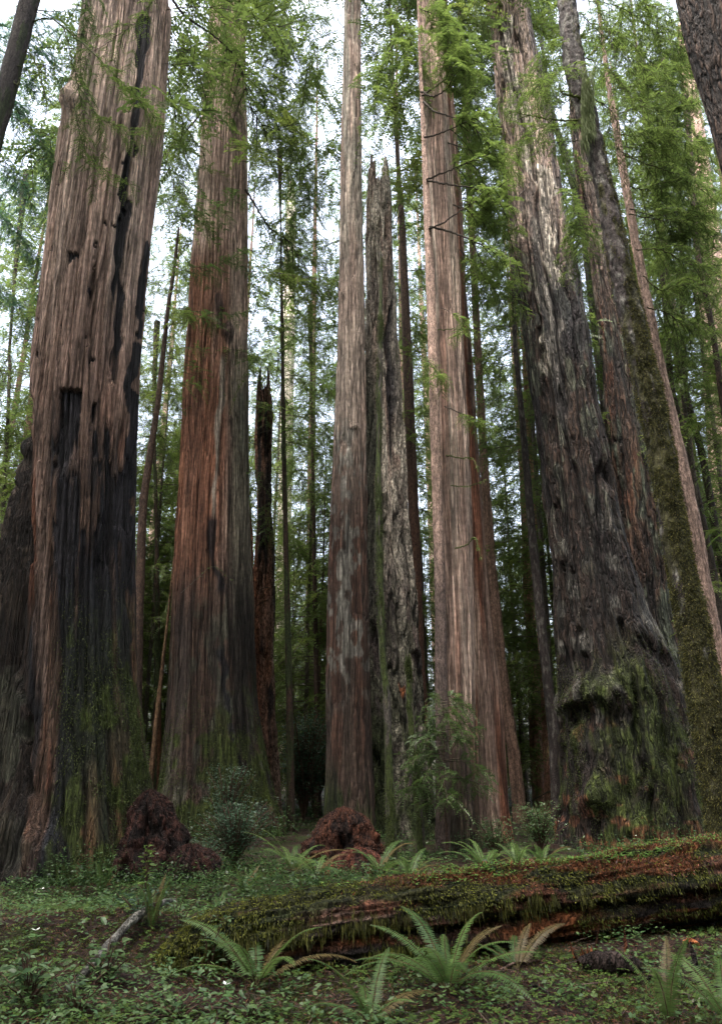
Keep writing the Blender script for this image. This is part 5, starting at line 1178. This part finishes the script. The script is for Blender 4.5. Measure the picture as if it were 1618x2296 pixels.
# ------------------------------------------------------------------ ground cover (uncountable)
def scatter_pts(n, rng, x=(-6, 7), y=(4.6, 14.5)):
    Y = y[0]+(y[1]-y[0])*rng.uniform(0, 1, n)**1.25
    X = rng.uniform(-1, 1, n)*Y*.62
    return X, Y
def cover():
    rng = np.random.default_rng(12)
    # redwood sorrel: three round leaflets per plant
    X, Y = scatter_pts(34000, rng); d = fbm(X*1.1, Y*1.1, 0, 91, 3)+.06*ss(1, 4, X)+.09*ss(-.5, -2.5, X)
    keep = d+rng.normal(0, .035, len(X)) > .48; X, Y = X[keep], Y[keep]; Z = gh(X, Y)
    n = len(X); a0 = rng.uniform(0, 2*pi, n); r = rng.uniform(.007, .019, n); h = rng.uniform(.02, .07, n)
    k_ = rng.uniform(0, 1, (n, 1)); C = np.array([.028, .062, .014])*(1-k_)+np.array([.10, .155, .034])*k_
    sp = Soup()
    tl = rng.normal(0, .25, (n, 2))
    for q in range(3):
        a = a0+q*2*pi/3; D = nrm(np.stack([np.cos(a), np.sin(a), tl[:, 0]*np.cos(a)+tl[:, 1]*np.sin(a)-.05], 1)); W = nrm(np.stack([-np.sin(a), np.cos(a), -tl[:, 0]*np.sin(a)+tl[:, 1]*np.cos(a)], 1))
        sp.leaves(np.stack([X, Y, Z+h], 1), D, W, r*1.7, r*1.7, C, 0, mid=.62)
    o = link('sorrel_cover', sp.mesh('sorrel', [M_BROAD])); tag(o, 'carpet of small clover like redwood sorrel over the forest floor', 'ground cover', kind='stuff')
    # litter: needles, twigs and flakes
    X, Y = scatter_pts(120000, rng); Z = gh(X, Y); n = len(X)
    a = rng.uniform(0, 2*pi, n); D = nrm(np.stack([np.cos(a), np.sin(a), rng.normal(.05, .35, n)], 1)); W = nrm(np.cross(D, np.array([0, 0, 1.])+rng.normal(0, .6, (n, 3))))
    k_ = rng.uniform(0, 1, (n, 1))**1.6; C = np.array([.018, .011, .009])*(1-k_)+np.array([.16, .065, .032])*k_
    sp = Soup(); sp.leaves(np.stack([X, Y, Z+rng.uniform(0, .015, n)], 1), D, W, rng.uniform(.02, .07, n), rng.uniform(.003, .012, n), C, 0)
    o = link('leaf_litter', sp.mesh('leaf_litter', [M_LITTER])); tag(o, 'red brown needles, twigs and bark flakes littering the forest floor', 'leaf litter', kind='stuff')
    # fine dead twigs
    X, Y = scatter_pts(2600, rng); n = len(X); a = rng.uniform(0, 2*pi, n); D = nrm(np.stack([np.cos(a), np.sin(a), rng.normal(.03, .12, n)], 1)); W = nrm(np.cross(D, np.array([0, -.5, 1.])+0*D))
    k_ = rng.uniform(0, 1, (n, 1)); C = np.array([.02, .014, .011])*(1-k_)+np.array([.13, .09, .07])*k_**2
    sp = Soup(); sp.leaves(np.stack([X, Y, gh(X, Y)+.012], 1), D, W, rng.uniform(.08, .40, n), rng.uniform(.004, .010, n), C, 0)
    o = link('dead_twigs', sp.mesh('dead_twigs', [M_LITTER])); tag(o, 'countless thin dead twigs strewn over the forest floor', 'twigs', kind='stuff')
    # moss cushions
    X, Y = scatter_pts(170000, rng); d = fbm(X*1.0+3, Y*1.0, 0, 95, 4)+.22*np.exp(-(((X+2.0)/1.6)**2+((Y-7.7)/1.0)**2))
    keep = d+rng.normal(0, .02, len(X)) > .51; X, Y = X[keep], Y[keep]; Z = gh(X, Y); n = len(X)
    D = nrm(np.array([0, -.2, .6])+rng.normal(0, .5, (n, 3))); W = nrm(np.cross(D, rng.normal(0, 1, (n, 3))))
    k_ = rng.uniform(0, 1, (n, 1))**1.4; C = np.array([.03, .042, .010])*(1-k_)+np.array([.12, .14, .025])*k_
    sp = Soup(); sp.leaves(np.stack([X, Y, Z-.004], 1), D, W, rng.uniform(.015, .04, n), np.full(n, .009), C, 0)
    o = link('ground_moss', sp.mesh('ground_moss', [M_MOSS])); tag(o, 'cushions of yellow green moss on the bank and floor', 'moss', kind='stuff')
    # small mixed seedlings
    X, Y = scatter_pts(3600, rng); d = fbm(X*.8, Y*.8, 0, 97, 3)+.20*ss(-.3, -2.0, X); keep = d > .51; X, Y = X[keep], Y[keep]; Z = gh(X, Y); n = len(X)
    sp = Soup()
    for q in range(9):
        a = rng.uniform(0, 2*pi, n); hh = rng.uniform(.03, .15, n); D = nrm(np.stack([np.cos(a), np.sin(a), rng.normal(.1, .25, n)], 1)); W = nrm(np.cross(D, np.array([0, 0, 1.])+rng.normal(0, .3, (n, 3))))
        k_ = rng.uniform(0, 1, (n, 1)); C = np.array([.05, .11, .04])*(1-k_)+np.array([.11, .17, .06])*k_
        sp.leaves(np.stack([X, Y, Z+hh], 1)+D*rng.uniform(0, .05, (n, 1)), D, W, rng.uniform(.03, .06, n), rng.uniform(.018, .03, n), C, 0)
    o = link('low_seedlings', sp.mesh('low_seedlings', [M_BROAD])); tag(o, 'scattered low green seedlings among moss and litter', 'seedlings', kind='stuff')
    # undergrowth mass behind the log
    n = 7000; Y = 9.3+(34-9.3)*rng.uniform(0, 1, n)**1.5; X = rng.uniform(-1, 1, n)*Y*.62
    d = fbm(X*.55, Y*.55, 0, 101, 3); keep = (d+rng.normal(0, .03, n) > .46); X, Y, d = X[keep], Y[keep], d[keep]; Z = gh(X, Y); n = len(X)
    sp = Soup(); hh = (.10+.9*np.clip(d-.46, 0, .3)/.3)*(.35+.03*Y)*rng.uniform(.4, 1.1, n)
    for q in range(22):
        a = rng.uniform(0, 2*pi, n); u = rng.uniform(.15, 1, n); D = nrm(np.stack([np.cos(a), np.sin(a), rng.normal(.05, .35, n)], 1)); W = nrm(np.cross(D, np.array([0, 0, 1.])+rng.normal(0, .3, (n, 3))))
        k_ = rng.uniform(0, 1, (n, 1)); C = np.array([.018, .042, .014])*(1-k_**2)+np.array([.06, .11, .03])*k_**2
        l_ = rng.uniform(.035, .065, n)*(.6+.035*Y)
        sp.leaves(np.stack([X, Y, Z+hh*u], 1)+D*rng.uniform(0, .14, (n, 1)), D, W, l_, l_*.5, C, 0)
    o = link('undergrowth', sp.mesh('undergrowth', [M_BROAD])); tag(o, 'dark green thicket of low leafy plants around the trunk feet behind the log', 'undergrowth', kind='stuff')
    # sorrel along the top of the log
    w = (ss(.75, .95, sL)*ss(3.0, 5.5, UL)*ss(.3, .6, fbm(UL*1.5, cL*2, 0, 5, 2)+.2*ss(6, 8, UL))).reshape(-1); n = 2600
    idx = rng.choice(len(w), n, p=w/w.sum()); B = KL['P'].reshape(-1, 3)[idx]+rng.normal(0, .02, (n, 3))*[1, 1, 0]; B[:, 2] += rng.uniform(.01, .05, n)
    sp = Soup(); r = rng.uniform(.010, .018, n); a0 = rng.uniform(0, 6.28, n); k_ = rng.uniform(0, 1, (n, 1)); C = np.array([.07, .15, .035])*(1-k_)+np.array([.13, .22, .05])*k_
    for q in range(3):
        a = a0+q*2*pi/3; D = nrm(np.stack([np.cos(a), np.sin(a), rng.normal(0, .2, n)], 1)); W = np.stack([-np.sin(a), np.cos(a), 0*a], 1)
        sp.leaves(B, D, W, r*1.7, r*1.7, C, 0, mid=.62)
    o = link('sorrel_on_log', sp.mesh('sorrel_on_log', [M_BROAD])); tag(o, 'fringe of small clover like leaves growing along the top of the fallen log', 'ground cover', kind='stuff')
cover()
# ------------------------------------------------------------------ camera, light, air
cam = bpy.data.cameras.new('camera'); co = bpy.data.objects.new('camera', cam); COL.objects.link(co)
co.location = (0, 0, EYE); co.rotation_euler = (pi/2+PITCH, 0, 0)
cam.sensor_fit = 'VERTICAL'; cam.sensor_height = 36; cam.lens = F/2296*36; cam.clip_end = 2000; cam.clip_start = .05
S.camera = co
w = bpy.data.worlds.new('World'); S.world = w; w.use_nodes = True; nt = w.node_tree
bg = nt.nodes['Background']; sk = nt.nodes.new('ShaderNodeTexSky'); sk.sky_type = 'NISHITA'; sk.sun_disc = False
EL, AZ = radians(66), radians(-150)     # azimuth measured from +Y towards +X
sk.sun_elevation = EL; sk.sun_rotation = AZ; sk.air_density = 1.0; sk.dust_density = 7.0; sk.ozone_density = 1.0
hs = nt.nodes.new('ShaderNodeHueSaturation'); hs.inputs['Saturation'].default_value = .6; nt.links.new(sk.outputs[0], hs.inputs['Color'])   # thin cloud greys the blue
nt.links.new(hs.outputs[0], bg.inputs[0]); bg.inputs[1].default_value = .15
sun = bpy.data.lights.new('sun', 'SUN'); so = bpy.data.objects.new('sun', sun); COL.objects.link(so)
sun.energy = .5; sun.angle = radians(25); sun.color = (1, .96, .9)
d = np.array([sin(AZ)*cos(EL), cos(AZ)*cos(EL), sin(EL)])
from mathutils import Vector
so.rotation_euler = Vector(d).to_track_quat('Z', 'Y').to_euler(); so.location = (0, 0, 80)
S.view_settings.view_transform = 'Standard'; S.view_settings.look = 'None'; S.view_settings.gamma = 1
S.view_settings.exposure = 2.9
S.cycles.max_bounces = 6; S.cycles.diffuse_bounces = 4; S.cycles.transmission_bounces = 3; S.cycles.transparent_max_bounces = 4
S.cycles.use_fast_gi = False
